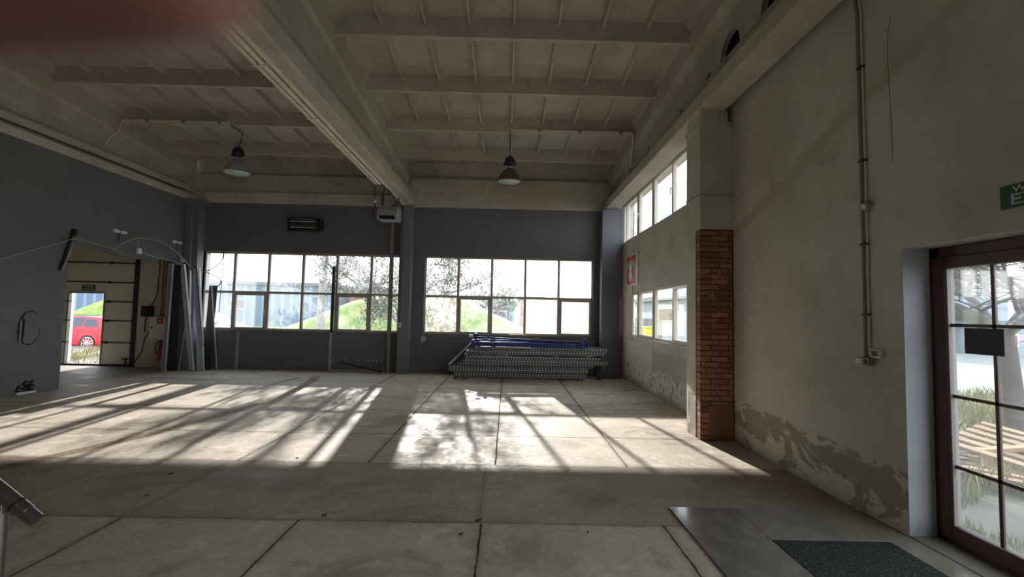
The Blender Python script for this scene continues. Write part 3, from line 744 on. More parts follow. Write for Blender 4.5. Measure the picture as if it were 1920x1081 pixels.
# ------------------------------------------------------------------ wall units of the left wall
def wire(name, lab, pts, r, m, group=None):
    P = [Vector(p) for p in pts]; out = []
    for i in range(len(P)-1):   # Catmull-Rom
        p0, p1, p2, p3 = P[max(i-1, 0)], P[i], P[i+1], P[min(i+2, len(P)-1)]
        for k in range(6):
            u = k/6; out.append(.5*((2*p1)+(p2-p0)*u+(2*p0-5*p1+4*p2-p3)*u*u+(-p0+3*p1-3*p2+p3)*u**3))
    out.append(P[-1])
    return tag(MB().tube(out, r, 8).build(name, m), lab, 'cable', group)
wire('loose_cable', 'pale cable sagging along the grey left wall into the opening', [(-8.2, 6.9, 2.08), (-8.2, 7.4, 2.26), (-8.2, 7.9, 2.48), (-8.22, 8.5, 2.73), (-8.25, 8.76, 2.82), (-8.2, 9.2, 2.78), (-8.2, 9.55, 2.73), (-8.3, 9.9, 2.70)], .011, M['cable'])
wire('loose_cable', 'thick pale cable arching over the opening to the leaning channels', [(-8.2, 9.5, 2.72), (-8.2, 9.8, 2.92), (-8.18, 10.15, 3.07), (-8.15, 10.7, 3.08), (-8.1, 11.1, 2.95), (-8.05, 11.4, 2.75), (-8.0, 11.6, 2.58), (-7.9, 11.65, 2.55)], .016, M['cable'])
wire('loose_cable', 'thin pale cable drooping below the arching cable', [(-8.2, 10.12, 3.0), (-8.18, 10.2, 2.80), (-8.15, 10.45, 2.72), (-8.12, 11.0, 2.68), (-8.05, 11.4, 2.62)], .012, M['cable'])
wire('loose_cable', 'dark cable looping from the corner column over the left window', [(-7.95, 11.62, 2.60), (-7.7, 11.75, 2.5), (-7.45, 11.9, 2.75), (-7.42, 11.95, 3.0), (-7.55, 11.97, 3.15)], .010, M['cabled'])
wire('loose_cable', 'brown cable crossing low over the left edge of the left window', [(-7.95, 11.62, 2.58), (-7.6, 11.8, 2.42), (-7.42, 11.9, 2.28), (-7.5, 11.92, 2.12), (-7.7, 11.92, 1.98), (-7.76, 11.9, 1.95)], .010, M['cabled'])
wire('loose_cable', 'dark cable hanging straight at the left edge of the window', [(-7.40, 11.95, 2.98), (-7.42, 11.95, 2.4), (-7.44, 11.95, 1.7), (-7.46, 11.95, 1.3)], .008, M['cabled'])
tag(MB().box(-8.19, -8.13, 10.1, 10.2, 2.72, 2.84).build('junction_box', M['whitepl'], bevel=.005), 'small white junction box dangling from the arching cable', 'junction box')
def wall_lamp(y, z, lab):
    s = root('wall_fitting', lab, 'light fitting', (XL, y, z))
    MB().box(XL, XL+.05, y-.16, y-.02, z-.035, z+.035).build('socket', M['whitepl'], s, bevel=.004)
    MB().box(XL, XL+.045, y+.02, y+.17, z-.03, z+.03).build('socket', M['whitepl'], s, bevel=.004)
    MB().tube([(XL+.02, y, z-.03), (XL+.03, y-.02, z-.15), (XL+.03, y-.03, z-.22)], .008).build('cable_tail', M['cabled'], s)
wall_lamp(9.76, 3.14, 'white double socket high on the grey wall left of the arching cable')
wall_lamp(11.45, 3.18, 'white double socket high on the grey wall near the corner column')
tag(MB().box(XL, XL+.05, 11.62, 11.74, 2.70, 2.80).build('wall_socket', M['whitepl'], bevel=.004), 'small white socket above the leaning channels', 'socket')
s = root('wall_bracket', 'dark rusty bracket hanging beside the left edge of the opening', 'bracket', (XL, 8.7, 2.9))
MB().box(XL, XL+.09, 8.70, 8.76, 2.88, 3.0).build('bracket_box', M['black'], s)
MB().bar((XL+.03, 8.72, 2.95), (XL+.05, 8.50, 2.20), .05, .03).build('arm', M['darkgrey'], s)
MB().bar((XL+.10, 8.66, 2.70), (XL+.06, 8.52, 2.18), .02, .015).build('strip', M['galv2'], s)
# patched round breach in the left wall and rubble at its foot
s = root('wall_patch', 'round grey patch with a torn dark slit on the left wall', 'patch', (XL, 8.08, 1.15))
N = 28
pr_ = [(.17*math.cos(2*PI*k/N)*(1+.08*math.sin(3*k)), .28*math.sin(2*PI*k/N)*(1+.05*math.cos(2*k))) for k in range(N)]
MB().prism([(8.08+a, 1.15+b) for a, b in pr_], XL, XL+.012, 'X').build('patch_plate', M['greyL'], s, bevel=.003)
MB().tube([(XL+.004, 8.08+a*1.04, 1.15+b*1.04) for a, b in pr_[4:]+pr_[:1]], .007, 6).build('crack', M['hole'], s)
MB().prism([(7.96, .92), (7.985, 1.0), (7.99, 1.28), (7.96, 1.33), (7.935, 1.2), (7.935, 1.0)], XL+.008, XL+.02, 'X').build('slit', M['hole'], s)
MB().tube([(XL+.01, 7.93, .90), (XL+.025, 7.915, 1.05), (XL+.02, 7.925, 1.28)], .014, 8).build('torn_edge', M['pipe'], s)
s = root('wall_breach', 'ragged hole at the foot of the left wall over a white strip', 'hole', (XL, 8.1, .1))
MB().prism([(7.93, .06), (7.96, .16), (8.03, .17), (8.08, .25), (8.16, .22), (8.22, .24), (8.25, .15), (8.24, .06)], XL, XL+.006, 'X').build('cavity', M['hole'], s)
MB().box(XL, XL+.05, 7.93, 8.24, .015, .055).build('white_strip', M['whitepl'], s, bevel=.004)
for k in range(16):
    y = 7.95+random.random()*.28; z = .07+random.random()*.14; r_ = random.uniform(.012, .032)
    bm = bmesh.new(); bmesh.ops.create_icosphere(bm, subdivisions=1, radius=r_)
    mb = MB(); bm.verts.index_update(); mb.add([(v.co.x*random.uniform(.6, 1.2)+XL+.02, v.co.y*random.uniform(.7, 1.3)+y, v.co.z*random.uniform(.6, 1.2)+z) for v in bm.verts], [tuple(v.index for v in f.verts) for f in bm.faces]); bm.free()
    mb.build('rubble_piece', M['rubble'], s)

# ================================================================== THINGS ON THE BACK WALL
s = root('radiant_heater', 'rectangular infrared heater with two chrome rods high on the grey back wall', 'heater', (-5.33, D, 3.6))
mb = MB(); X0, X1, Z0, Z1 = -5.78, -4.98, 3.62, 3.97
mb.box(X0, X1, D-.14, D-.12, Z0, Z0+.03); mb.box(X0, X1, D-.14, D-.12, Z1-.03, Z1); mb.box(X0, X0+.03, D-.14, D-.02, Z0, Z1); mb.box(X1-.03, X1, D-.14, D-.02, Z0, Z1)
mb.box(X0, X1, D-.12, D-.02, Z0, Z0+.015); mb.box(X0, X1, D-.12, D-.02, Z1-.015, Z1)
mb.build('housing', M['darksteel'], s, bevel=.003)
mb = MB(); zc = (Z0+Z1)/2
for k in (0, 1):
    zz0, zz1 = (Z0+.03, zc-.012) if k == 0 else (zc+.012, Z1-.03)
    MB().add([(X0+.05, D-.11, zz0), (X1-.05, D-.11, zz0), (X0+.05, D-.05, (zz0+zz1)/2), (X1-.05, D-.05, (zz0+zz1)/2), (X0+.05, D-.11, zz1), (X1-.05, D-.11, zz1)],
             [(0, 1, 3, 2), (2, 3, 5, 4)]).build('reflector', M['steel'], s)
    MB().tube([(X0+.05, D-.10, (zz0+zz1)/2), (X1-.05, D-.10, (zz0+zz1)/2)], .012).build('heating_rod', M['lampinner'], s)
MB().box(X1, X1+.09, D-.12, D-.01, Z0+.02, Z1-.05).build('terminal_box', M['darksteel'], s, bevel=.004)
for x in (X0+.3, X1-.12): MB().box(x-.008, x+.008, D-.145, D-.13, Z0, Z1).build('guard_bar', M['steel'], s)

s = root('fan_heater', 'pale grey box-shaped fan heater under the end of the middle girder', 'heater', (-2.95, 11.0, 3.76))
mb = MB()
mb.prism([(10.82, 3.99), (10.80, 3.84), (10.86, 3.76), (11.25, 3.76), (11.25, 4.09), (10.9, 4.09)], -3.14, -2.66, 'X')
mb.build('housing', M['galv2'], s, bevel=.01)
MB().add([(-3.09, 10.803, 3.845), (-2.72, 10.803, 3.845), (-2.72, 10.86, 3.77), (-3.09, 10.86, 3.77),
          (-3.09, 10.79, 3.838), (-2.72, 10.79, 3.838), (-2.72, 10.85, 3.762), (-3.09, 10.85, 3.762)],
         [(0, 1, 2, 3), (4, 5, 6, 7), (0, 1, 5, 4), (1, 2, 6, 5), (2, 3, 7, 6), (3, 0, 4, 7)]).build('air_grille', M['hole'], s)
for x in (-3.10, -2.70): MB().bar((x, 11.0, 4.08), (x+.02, 11.0, 4.40), .02, .02).build('hanger', M['darksteel'], s)
for i, (x, lab) in enumerate(((-3.22, 'brown hose hanging left of the fan heater with a pale valve'), (-3.02, 'thin hose curling behind the fan heater'))):
    s = root('heater_hose', lab, 'hose', (x, 10.9, 4.0))
    MB().tube([(x+.2, 10.2, 4.42), (x+.12, 10.5, 4.45), (x+.02, 10.8, 4.30), (x, 10.9, 4.1), (x-.06+i*.1, 10.95, 3.9), (x-.04+i*.1, 11.0, 3.80)], .013).build('hose_line', M['cabled'], s)
    if i == 0:
        MB().lathe([(0, -.05), (.03, -.045), (.035, 0), (.02, .05), (.02, .12), (0, .13)], (x+.01, 10.86, 4.2)).build('valve', M['whitepl'], s)
tag(MB().tube([(-3.05, D-.07, 0), (-3.05, D-.07, 4.40)], .055, 14).tube([(-3.05, D-.07, 3.2), (-3.05, D-.07, 3.28)], .066, 14).tube([(-3.05, D-.07, .6), (-3.05, D-.07, .68)], .066, 14).build('drain_pipe', M['pipe']),
    'vertical painted drain pipe left of the middle column', 'pipe')
for xa, wv in ((-6.98, .075), (-4.575, .075)):
    tag(MB().box(xa-wv/2, xa+wv/2, D-.02, D, 0, .97).build('cover_strip', M['galv2']),
        'pale vertical strip under the left window, ' + ('left one' if xa < -6 else 'right one below the dark post'), 'strip')
tag(MB().box(-4.60, -4.545, D-.03, D+.06, 1.0, 2.72).build('dark_post', M['darkgrey']), 'tall dark slat standing against the left window', 'post')
tag(MB().bar((-4.28, D-.1, .23), (-3.15, D-.25, .03), .05, .03).build('floor_bar', M['darksteel']), 'dark steel bar lying slantwise at the foot of the back wall', 'bar')
tag(MB().box(-4.55, -3.15, D-.035, D, .0, .03).build('skirting_strip', M['galv2']), 'thin grey strip along the foot of the back wall', 'strip')
DOTL = ['white filler dot nearest the right pale strip low on the back wall', 'second white filler dot from the right pale strip', 'third white filler dot from the right pale strip', 'white filler dot starting the close row left of the drain pipe',
        'second filler dot of the close row left of the drain pipe', 'third filler dot of the close row left of the drain pipe', 'fourth filler dot of the close row left of the drain pipe', 'filler dot nearest the drain pipe low on the back wall']
for i, (x, z) in enumerate([(-4.5, .28), (-4.2, .3), (-3.86, .29), (-3.64, .28), (-3.55, .28), (-3.44, .28), (-3.35, .28), (-3.24, .29)]):
    tag(MB().lathe([(0, -.008), (.02, -.006), (.024, 0)], (x, D, z), 'Y', 10).build('wall_plug', M['white_pl']), DOTL[i], 'filler dot', 'filler dots low on the back wall')
s = root('wall_socket', 'white wall socket on the front of the middle column', 'socket', (-2.745, 11.77, 1.22))
MB().box(-2.80, -2.70, 11.735, 11.78, 1.17, 1.29).build('socket_box', M['whitepl'], s, bevel=.006)
MB().lathe([(0, -.004), (.025, -.004), (.025, 0)], (-2.75, 11.735, 1.23), 'Y', 14).build('socket_opening', M['pipe'], s)
tag(MB().tube([(-2.745, 11.775, 1.29), (-2.745, 11.775, 4.3)], .008).build('column_cable', M['cabled']), 'thin dark cable running down the middle column to the socket', 'cable')
tag(MB().prism([(-2.23+.0, .93), (-2.14, .96), (-2.10, .88), (-2.14, .80), (-2.2, .80), (-2.24, .86)], D-.006, D, 'Y').build('plaster_chip', M['white_pl']), 'white plaster chip in the grey wall below the left corner of the right window', 'chip')
for k in range(5):
    z = .70-.07*k
    tag(MB().box(-2.25+.01*k, -2.235+.01*k, D-.004, D, z, z+.03).build('plaster_chip', M['white_pl']), ('topmost', 'second', 'middle', 'fourth', 'lowest')[k]+' of the tiny paint chips trailing below the larger chip', 'chip', 'paint chips under the right window')
tag(MB().prism([(-2.44, 0), (-2.40, .10), (-2.3, .15), (-2.18, .09), (-2.14, 0)], D-.03, D, 'Y').build('plaster_chip', M['rubble']), 'pale bare spot at the foot of the grey wall right of the middle column', 'chip')

# ------------------------------------------------------------------ pile of pallet-rack frames
def rack_frame(x0, x1, y0, y1, z, h, lab, slot=M['perf']):
    s = root('storage_rack', lab, 'rack section', (x0, y0, z), 'pallet rack frames stacked under the right window')
    for y in (y0, y1):
        mb = MB(); mb.box(x0, x1, y, y+.012, z, z+h); mb.box(x0, x1, y+.012, y+.09, z, z+.008); mb.box(x0, x1, y+.012, y+.09, z+h-.008, z+h)
        mb.build('upright', slot, s)
    n = 5; dx = (x1-x0-.2)/n
    for k in range(n):
        a, b = (x0+.1+k*dx, y0+.05, z+h/2), (x0+.1+(k+1)*dx, y1+.04, z+h/2)
        if k % 2: a, b = (a[0], b[1], a[2]), (b[0], y0+.05, b[2])
        MB().bar(a, b, .03, .025).build('brace', M['galv2'], s)
    for x in (x0, x1-.12): MB().box(x, x+.01, y0, y0+.12, z, z+h).build('foot_plate', M['galv'], s)
    return s
rack_frame(-1.24, 1.92, 11.0, 11.75, .075, .09, 'lowest perforated rack frame, lying on the pallet')
rack_frame(-1.36, 1.96, 10.96, 11.7, .185, .105, 'longest perforated rack frame, second from the bottom of the stack')
rack_frame(-1.15, 2.12, 11.10, 11.8, .295, .075, 'perforated rack frame, third from the bottom of the stack')
rack_frame(-1.02, 2.42, 11.02, 11.75, .385, .085, 'perforated rack frame in the middle of the stack, lower of two')
rack_frame(-.99, 2.28, 11.06, 11.78, .475, .075, 'perforated rack frame in the middle of the stack, upper of two')
rack_frame(-.96, 2.38, 11.04, 11.76, .60, .085, 'perforated rack frame second from the top of the stack')
rack_frame(-.80, 2.44, 11.08, 11.80, .69, .085, 'topmost perforated rack frame, under the blue beams')
for i, x in enumerate((-1.0, .0, 1.2, 2.0)):
    tag(MB().box(x, x+.05, 11.1, 11.7, .56, .60).build('spacer_block', M['galv']), ('leftmost', 'second from left', 'third from left', 'rightmost')[i]+' bright spacer batten between the rack layers', 'batten', 'battens between the rack layers')
s = root('pallet', 'low weathered wooden pallet under the rack frames', 'pallet', (.3, 11.35, 0))
for x in (-1.24, -1.02, -.42, 1.74): MB().box(x, x+.1, 10.98, 11.75, 0, .055).build('bearer', M['wood_old'], s, bevel=.004)
for y in (11.0, 11.3, 11.6): MB().box(-1.24, 1.9, y, y+.1, .055, .075).build('deck_board', M['wood_old'], s, bevel=.003)
def beam_(lab, a, b, h, plates=True):
    s = root('rack_beam', lab, 'rack beam', a, 'blue rack beams on the stack')
    MB().bar(a, b, .05, h).build('beam', M['blue'], s, bevel=.004)
    if plates:
        for p in (a, b): MB().box(p[0]-.03, p[0]+.03, p[1]-.04, p[1]+.04, p[2]-h*.5-.02, p[2]+.10).build('end_plate', M['blue'], s, bevel=.003)
    return s
beam_('blue rack beam at the front of the stack top', (-.80, 11.05, .83), (1.86, 11.05, .83), .10)
beam_('slender blue beam lying slightly askew on top of the stack', (-.74, 11.2, .985), (1.90, 11.2, .90), .045)
beam_('rear blue beam with tall end plates on the stack', (-.70, 11.4, .83), (2.0, 11.4, .83), .10)
beam_('thin blue beam resting behind the front beam', (-.66, 11.3, .92), (1.80, 11.28, .895), .035, False)
s = root('beam_bracket', 'blue bracket standing at the right end of the blue beams', 'bracket', (1.85, 11.1, .83))
for x in (1.72, 1.80, 1.93): MB().box(x, x+.02, 11.0, 11.1, .80, .97).build('claw', M['blue'], s)
for i, (x, z, wd) in enumerate(((-.55, .955, 'upper'), (-.40, .87, 'lower right'), (-.56, .875, 'lower left'))):
    tag(MB().tube([(x, 11.0, z), (x+.12, 11.0, z-.002)], .016).build('bare_tube_end', M['steel']), wd+' bright steel pin lying among the blue beams', 'pin', 'steel pins among the blue beams')
tag(MB().box(-.90, -.80, 11.0, 11.06, .99, 1.05).build('end_cap', M['whitepl'], bevel=.01), 'white plastic cap on the left end plate of the blue beams', 'cap')
leaner('steel_bar', 'grey steel strip leaning up the left end of the rack stack', (-1.36, 11.0, .33), (-.78, 11.5, .93), .05, .02, M['galv2'])
tag(MB().box(.08, .85, 11.8, 11.95, .78, 1.035).build('wooden_offcut', M['wood'], bevel=.004), 'light wooden offcut lying behind the blue beams under the window', 'board')
s = root('rack_foot', 'dark upright rack post stub standing right of the stack', 'post', (2.28, 11.3, 0))
MB().box(2.24, 2.33, 11.3, 11.38, 0.0, .37).build('post', M['darksteel'], s)
MB().box(2.20, 2.37, 11.26, 11.42, 0, .012).build('base_plate', M['darksteel'], s)
tag(MB().prism([(2.42, 0), (2.46, .035), (2.62, .05), (2.75, .03), (2.78, 0)], 11.55, 11.70, 'Y').build('rubble_piece', M['rubble'], bevel=.01), 'flat pale rubble piece at the foot of the right column', 'rubble')

# ================================================================== CEILING THINGS
def pendant(cx_, cy_, zb, lab):
    s = root('pendant_lamp', lab, 'pendant lamp', (cx_, cy_, zb), 'industrial bell lamps')
    bell = [(.265, 0), (.262, .02), (.235, .10), (.19, .185), (.13, .25), (.085, .285), (.075, .30)]
    MB().lathe([(.272, -.012), (.278, 0), (.265, .006)]+bell[1:]+[(.07, .295), (.12, .24), (.18, .175), (.225, .09), (.252, .0), (.272, -.012)], (cx_, cy_, zb), n=36).build('lamp_bell', M['lampbell'], s)
    MB().lathe([(0, .012), (.25, .010), (.25, .004), (0, .004)], (cx_, cy_, zb), n=36).build('lens', M['lampinner'], s)
    MB().lathe([(.07, .295), (.072, .34), (.06, .34)], (cx_, cy_, zb)).build('collar', M['whitepl'], s)
    MB().lathe([(0, .335), (.07, .335), (.075, .38), (.10, .40), (.125, .41), (.12, .46), (.105, .52), (.07, .565), (.025, .585), (0, .59)], (cx_, cy_, zb)).build('gear_housing', M['darksteel'], s)
    for sg in (-1, 1): MB().box(cx_+sg*.115-.03, cx_+sg*.115+.03, cy_-.02, cy_+.02, zb+.375, zb+.415).build('clamp', M['darksteel'], s, bevel=.006)
    return s
LY = 10.05
p1 = pendant(-.005, LY, 4.50, 'grey bell lamp hanging in the middle of the right bay')
MB().tube([(.0, LY, 5.08), (-.01, LY, 5.30), (.0, LY, 5.47)], .008).build('suspension', M['cabled'], p1)
p2 = pendant(-6.04, LY, 4.56, 'greyish bell lamp with a pale clear shade hanging in the left bay')
MB().tube([(-6.04, LY, 5.14), (-5.99, LY, 5.30), (-5.98, LY, 5.46)], .008).build('suspension', M['cabled'], p2)
for ch in p2.children:
    if ch.name.startswith('lamp_bell'): ch.data.materials[0] = M['galv2']
def rail_tray(name, lab, x0, x1, y, z, drop):
    s = root(name, lab, 'cable duct', (x0, y, z))
    MB().box(min(x0, x1), max(x0, x1), y-.02, y+.02, z-.018, z+.018).build('duct', M['conduit'], s, bevel=.003)
    for k in range(3):
        x = x0+(x1-x0)*(k+.7)/3; MB().box(x-.03, x+.03, y-.03, y+.03, z-.024, z+.024).build('clip', M['pipe'], s)
    MB().tube(drop, .02).build('duct_bend', M['conduit'], s)
rail_tray('cable_duct', 'pale cable duct on a roof rib leading to the right lamp', 0.0, 2.62, 9.62, rz(9.66)+.02, [(2.62, 9.62, rz(9.66)+.02), (2.66, 9.7, 5.3), (2.72, 10.1, 5.0), (2.72, 10.35, 4.75)])
rail_tray('cable_duct', 'pale cable duct on a roof rib leading to the left lamp', -8.26, -5.98, 9.62, rz(9.66)+.02, [(-8.26, 9.62, rz(9.66)+.02), (-8.24, 9.5, 5.2), (-8.24, 9.3, 5.0), (-8.25, 9.25, 4.85)])
tag(MB().tube([(-5.98, LY, 5.465), (-5.98, 9.64, 5.47)], .008).build('lamp_lead', M['cabled']), 'short dark lead from the left duct to the left lamp', 'cable')
tag(MB().tube([(0, LY, 5.465), (0, 9.64, 5.47)], .008).build('lamp_lead', M['cabled']), 'short dark lead from the right duct to the right lamp', 'cable')
# conduits along the middle girder
for x, lab, y1 in ((-2.875, 'outer long cream conduit along the underside of the middle girder', 9.75), (-2.80, 'inner long cream conduit beside the outer one under the middle girder', 9.75)):
    s = root('girder_conduit', lab, 'conduit', (x, 0, 4.3), 'conduits under the middle girder')
    MB().tube([(x, YB, 4.305), (x, y1, 4.305)], .03, 12).build('conduit_pipe', M['conduit'], s)
    for k in range(7): MB().box(x-.036, x+.036, .8+k*1.4, .83+k*1.4, 4.27, 4.345).build('clip', M['conduit'], s)
tag(MB().box(-2.74, -2.69, YB, D-.3, 4.305, ZB).build('girder_trunking', M['conduit'], bevel=.004), 'flat cream trunking strip in the middle of the girder underside', 'trunking')
tag(MB().tube([(-2.86, 9.7, 4.30), (-2.8, 9.95, 4.32), (-2.74, 10.1, 4.32), (-2.72, 10.4, 4.28), (-2.71, 11.0, 4.15)], .012).build('girder_cable', M['cabled']), 'dark cable ends curling from the conduits to the fan heater', 'cable')
# cable bundle on the right edge beam
s = root('cable_tray', 'long slotted cable tray full of dusty cables on the right edge beam', 'cable tray', (2.55, 5, 4.55))
t = NT('dusty_slotted_tray')
fy = t.math('ABSOLUTE', t.math('SUBTRACT', t.math('FRACT', t.math('MULTIPLY', t.Y, 1/.045)), .5)); fz = t.math('ABSOLUTE', t.math('SUBTRACT', t.math('FRACT', t.math('MULTIPLY', t.Z, 1/.028)), .5))
hl = t.mul(t.math('SUBTRACT', 1.0, t.step(fy, .2, .27)), t.math('SUBTRACT', 1.0, t.step(fz, .2, .3)))
t.base(t.mix(hl, lin((176, 168, 152)), lin((40, 36, 30)))); t.rough(.7); M['tray'] = t.m
mb = MB(); mb.box(2.505, 2.512, YB, 8.2, 4.552, 4.625); mb.box(2.512, 2.60, YB, 8.2, 4.547, 4.553); mb.build('tray', M['tray'], s)
for k in range(5):
    x = 2.525+.016*k; z = 4.565+.008*(k % 3)
    MB().tube([(x+random.uniform(-.006, .006), YB+1.1*j, z+random.uniform(0, .012)) for j in range(15)], .009, 6).build('cable', M['pipe'] if k % 2 else M['cabled'], s)
for y in (5.2, 6.6, 8.1, 9.4): MB().box(2.49, 2.60, y-.025, y+.025, 4.54, 4.64).build('tray_bracket', M['pipe'], s)
tag(MB().tube([(2.545, 8.2, 4.57), (2.54, 9.5, 4.58), (2.55, 11.0, 4.575), (2.54, 12.0, 4.58)], .022, 8).build('beam_cable', M['pipe']), 'bundled dusty cable continuing along the right edge beam to the back wall', 'cable')
tag(MB().tube([(2.56, 6.0, 4.62), (2.70, 6.05, 4.90), (2.76, 6.2, 4.90), (2.77, 6.25, 4.62)], .016, 8).build('beam_conduit', M['pipe']), 'short bent conduit climbing the right girder below the round opening', 'conduit')
# cables on the left edge beam
for z, lab in ((4.725, 'upper dusty cable along the left edge beam'), (4.535, 'lower dark cable in the groove of the left edge beam')):
    tag(MB().tube([(-8.245, YB+1.2*j, z+random.uniform(-.008, .008)) for j in range(15)]+[(-8.245, 11.6, z)], .014, 8).build('beam_cable', M['pipe'] if z > 4.6 else M['cabled']), lab, 'cable', 'cables on the left edge beam')

# ================================================================== RIGHT WALL THINGS
s = root('wall_emblem', 'framed red emblem with a white crowned eagle on the side wall', 'emblem', (XR, 10.8, 2.7))
MB().box(XR-.02, XR, 10.28, 11.24, 2.29, 3.06).build('backing_board', M['cream'], s, bevel=.003)
MB().box(XR-.028, XR-.02, 10.46, 11.20, 2.34, 3.0).build('red_field', M['red'], s, bevel=.002)
eg = [(0, 1.0), (.06, .93), (.16, .90), (.10, .84), (.12, .76), (.22, .72), (.30, .82), (.34, .95), (.40, .86), (.44, .90), (.46, .78), (.50, .80), (.49, .66), (.53, .64), (.48, .52), (.50, .46), (.43, .38), (.43, .30),
      (.34, .30), (.30, .22), (.22, .30), (.17, .26), (.22, .12), (.30, .10), (.20, .06), (.14, .10), (.10, .04), (.0, 0)]
eg = eg+[(-a, b) for a, b in eg[::-1][1:-1]]
MB().prism([(10.83+a*.62, 2.38+b*.56) for a, b in eg], XR-.034, XR-.028, 'X').build('eagle', M['signwhite'], s)
MB().prism([(10.78, 2.945), (10.79, 2.99), (10.81, 2.965), (10.83, 2.995), (10.85, 2.965), (10.87, 2.99), (10.88, 2.945)], XR-.036, XR-.028, 'X').build('crown', M['signwhite'], s)
for k in range(5):
    for sg in (-1, 1):
        ya = 10.83+sg*(.10+.035*k); MB().bar((XR-.0345, ya, 2.60-.02*k), (XR-.0345, ya+sg*.045, 2.80-.015*k), .003, .010, ref=(1, 0, 0)).build('feather_line', M['red'], s)
MB().bar((XR-.0345, 10.83, 2.50), (XR-.0345, 10.83, 2.42), .003, .008, ref=(1, 0, 0)).build('feather_line', M['red'], s)
s = root('exit_sign', 'green rectangular exit sign above the brown glazed door', 'sign', (XR, 2.42, 2.31))
MB().box(XR-.008, XR, 2.16, 2.685, 2.246, 2.384).build('sign_plate', M['green'], s, bevel=.002)
text('WYJŚCIE', 'lettering', .052, (XR-.009, 2.475, 2.352), (PI/2, 0, -PI/2), M['signwhite'], s, sx_=1.35)
text('EXIT', 'lettering', .088, (XR-.009, 2.50, 2.292), (PI/2, 0, -PI/2), M['signwhite'], s, sx_=1.45)
s = root('thermostat', 'small white thermostat with a dark screen above the double socket', 'thermostat', (XR, 3.62, 1.31))
MB().box(XR-.03, XR, 3.585, 3.675, 1.277, 1.345).build('thermostat_case', M['whitepl'], s, bevel=.004)
MB().box(XR-.032, XR-.03, 3.60, 3.66, 1.29, 1.333).build('screen', M['darksteel'], s)
s = root('wall_socket', 'double white socket pair at the foot of the wall pipe', 'socket', (XR, 3.73, 1.24))
MB().box(XR-.045, XR, 3.745, 3.82, 1.215, 1.265).build('socket_box', M['whitepl'], s, bevel=.006)
MB().box(XR-.05, XR, 3.665, 3.74, 1.21, 1.27).build('socket_box', M['pipe'], s, bevel=.006)
MB().lathe([(0, -.052), (.02, -.052), (.02, -.04)], (XR, 3.702, 1.24), 'X', 14).build('socket_opening', M['darksteel'], s)
s = root('wall_pipe', 'long thin conduit running down the right wall to the sockets', 'conduit', (XR, 3.745, 2))
MB().tube([(XR-.018, 3.735, 1.27), (XR-.018, 3.735, 2.5), (XR-.018, 3.75, 4.2), (XR-.018, 3.80, 4.5)], .013, 10).build('conduit_pipe', M['pipe'], s)
MB().tube([(XR-.012, 3.70, 1.30), (XR-.012, 3.70, 2.5), (XR-.012, 3.715, 4.2), (XR-.012, 3.76, 4.5)], .007, 8).build('cable', M['conduit'], s)
for z in (1.62, 2.2, 2.9, 3.7): MB().box(XR-.034, XR, 3.69, 3.755, z-.008, z+.008).build('clip', M['cabled'], s)
s = root('junction_box', 'round grey junction box halfway up the conduit on the right wall', 'junction box', (XR, 3.69, 2.51))
MB().lathe([(0, -.04), (.036, -.038), (.042, -.03), (.042, 0)], (XR, 3.69, 2.51), 'X', 20).build('box_body', M['pipe'], s)
MB().lathe([(0, -.044), (.024, -.044), (.024, -.038)], (XR, 3.69, 2.51), 'X', 16).build('lid', M['conduit'], s)
for lab, pts in (('long hairline crack running down the upper right wall', [(3.43, 3.95), (3.462, 3.85), (3.468, 3.6), (3.458, 3.35), (3.45, 3.1), (3.445, 2.8)]),
                 ('short dark crack beside the pilaster on the right wall, upper one', [(5.81, 3.6), (5.80, 3.45), (5.815, 3.38)]),
                 ('jagged crack beside the pilaster on the right wall, lower one', [(5.86, 3.17), (5.80, 3.13), (5.72, 3.14), (5.70, 3.2), (5.71, 3.08), (5.70, 2.98)])):
    tag(MB().tube([(XR-.0005, a, b) for a, b in pts], .0028, 6).build('wall_crack', M['pipe']), lab, 'crack')
tag(MB().tube([(2.515, 6.41, 3.2), (2.515, 5.93, 3.185), (2.6, 5.935, 3.18), (2.75, 5.935, 3.19), (2.95, 5.935, 3.185)], .006, 6).build('wall_crack', M['pipe']), 'horizontal seam around the plastered pilaster above the bricks', 'crack')

# ================================================================== FLOOR THINGS NEAR THE DOOR
def tile(x0, x1, y0, y1, lab):
    return tag(MB().box(x0, x1, y0, y1, 0, .014).build('stone_slab', M['stone'], bevel=.002), lab, 'stone slab')
tile(1.362, 1.90, 1.0, 3.835, 'polished dark stone slab running along the left of the door mat')
tile(1.903, XR-.005, 3.31, 3.835, 'polished dark stone slab behind the door mat, touching the right wall')
tile(2.745, 3.15, 1.0, 3.305, 'narrow stone slab between the door mat and the glazed door')
tag(MB().box(1.905, 2.74, 1.2, 3.30, 0, .016).build('door_mat', M['mat'], bevel=.004), 'dark green-grey fibre mat set between the stone slabs', 'door mat')

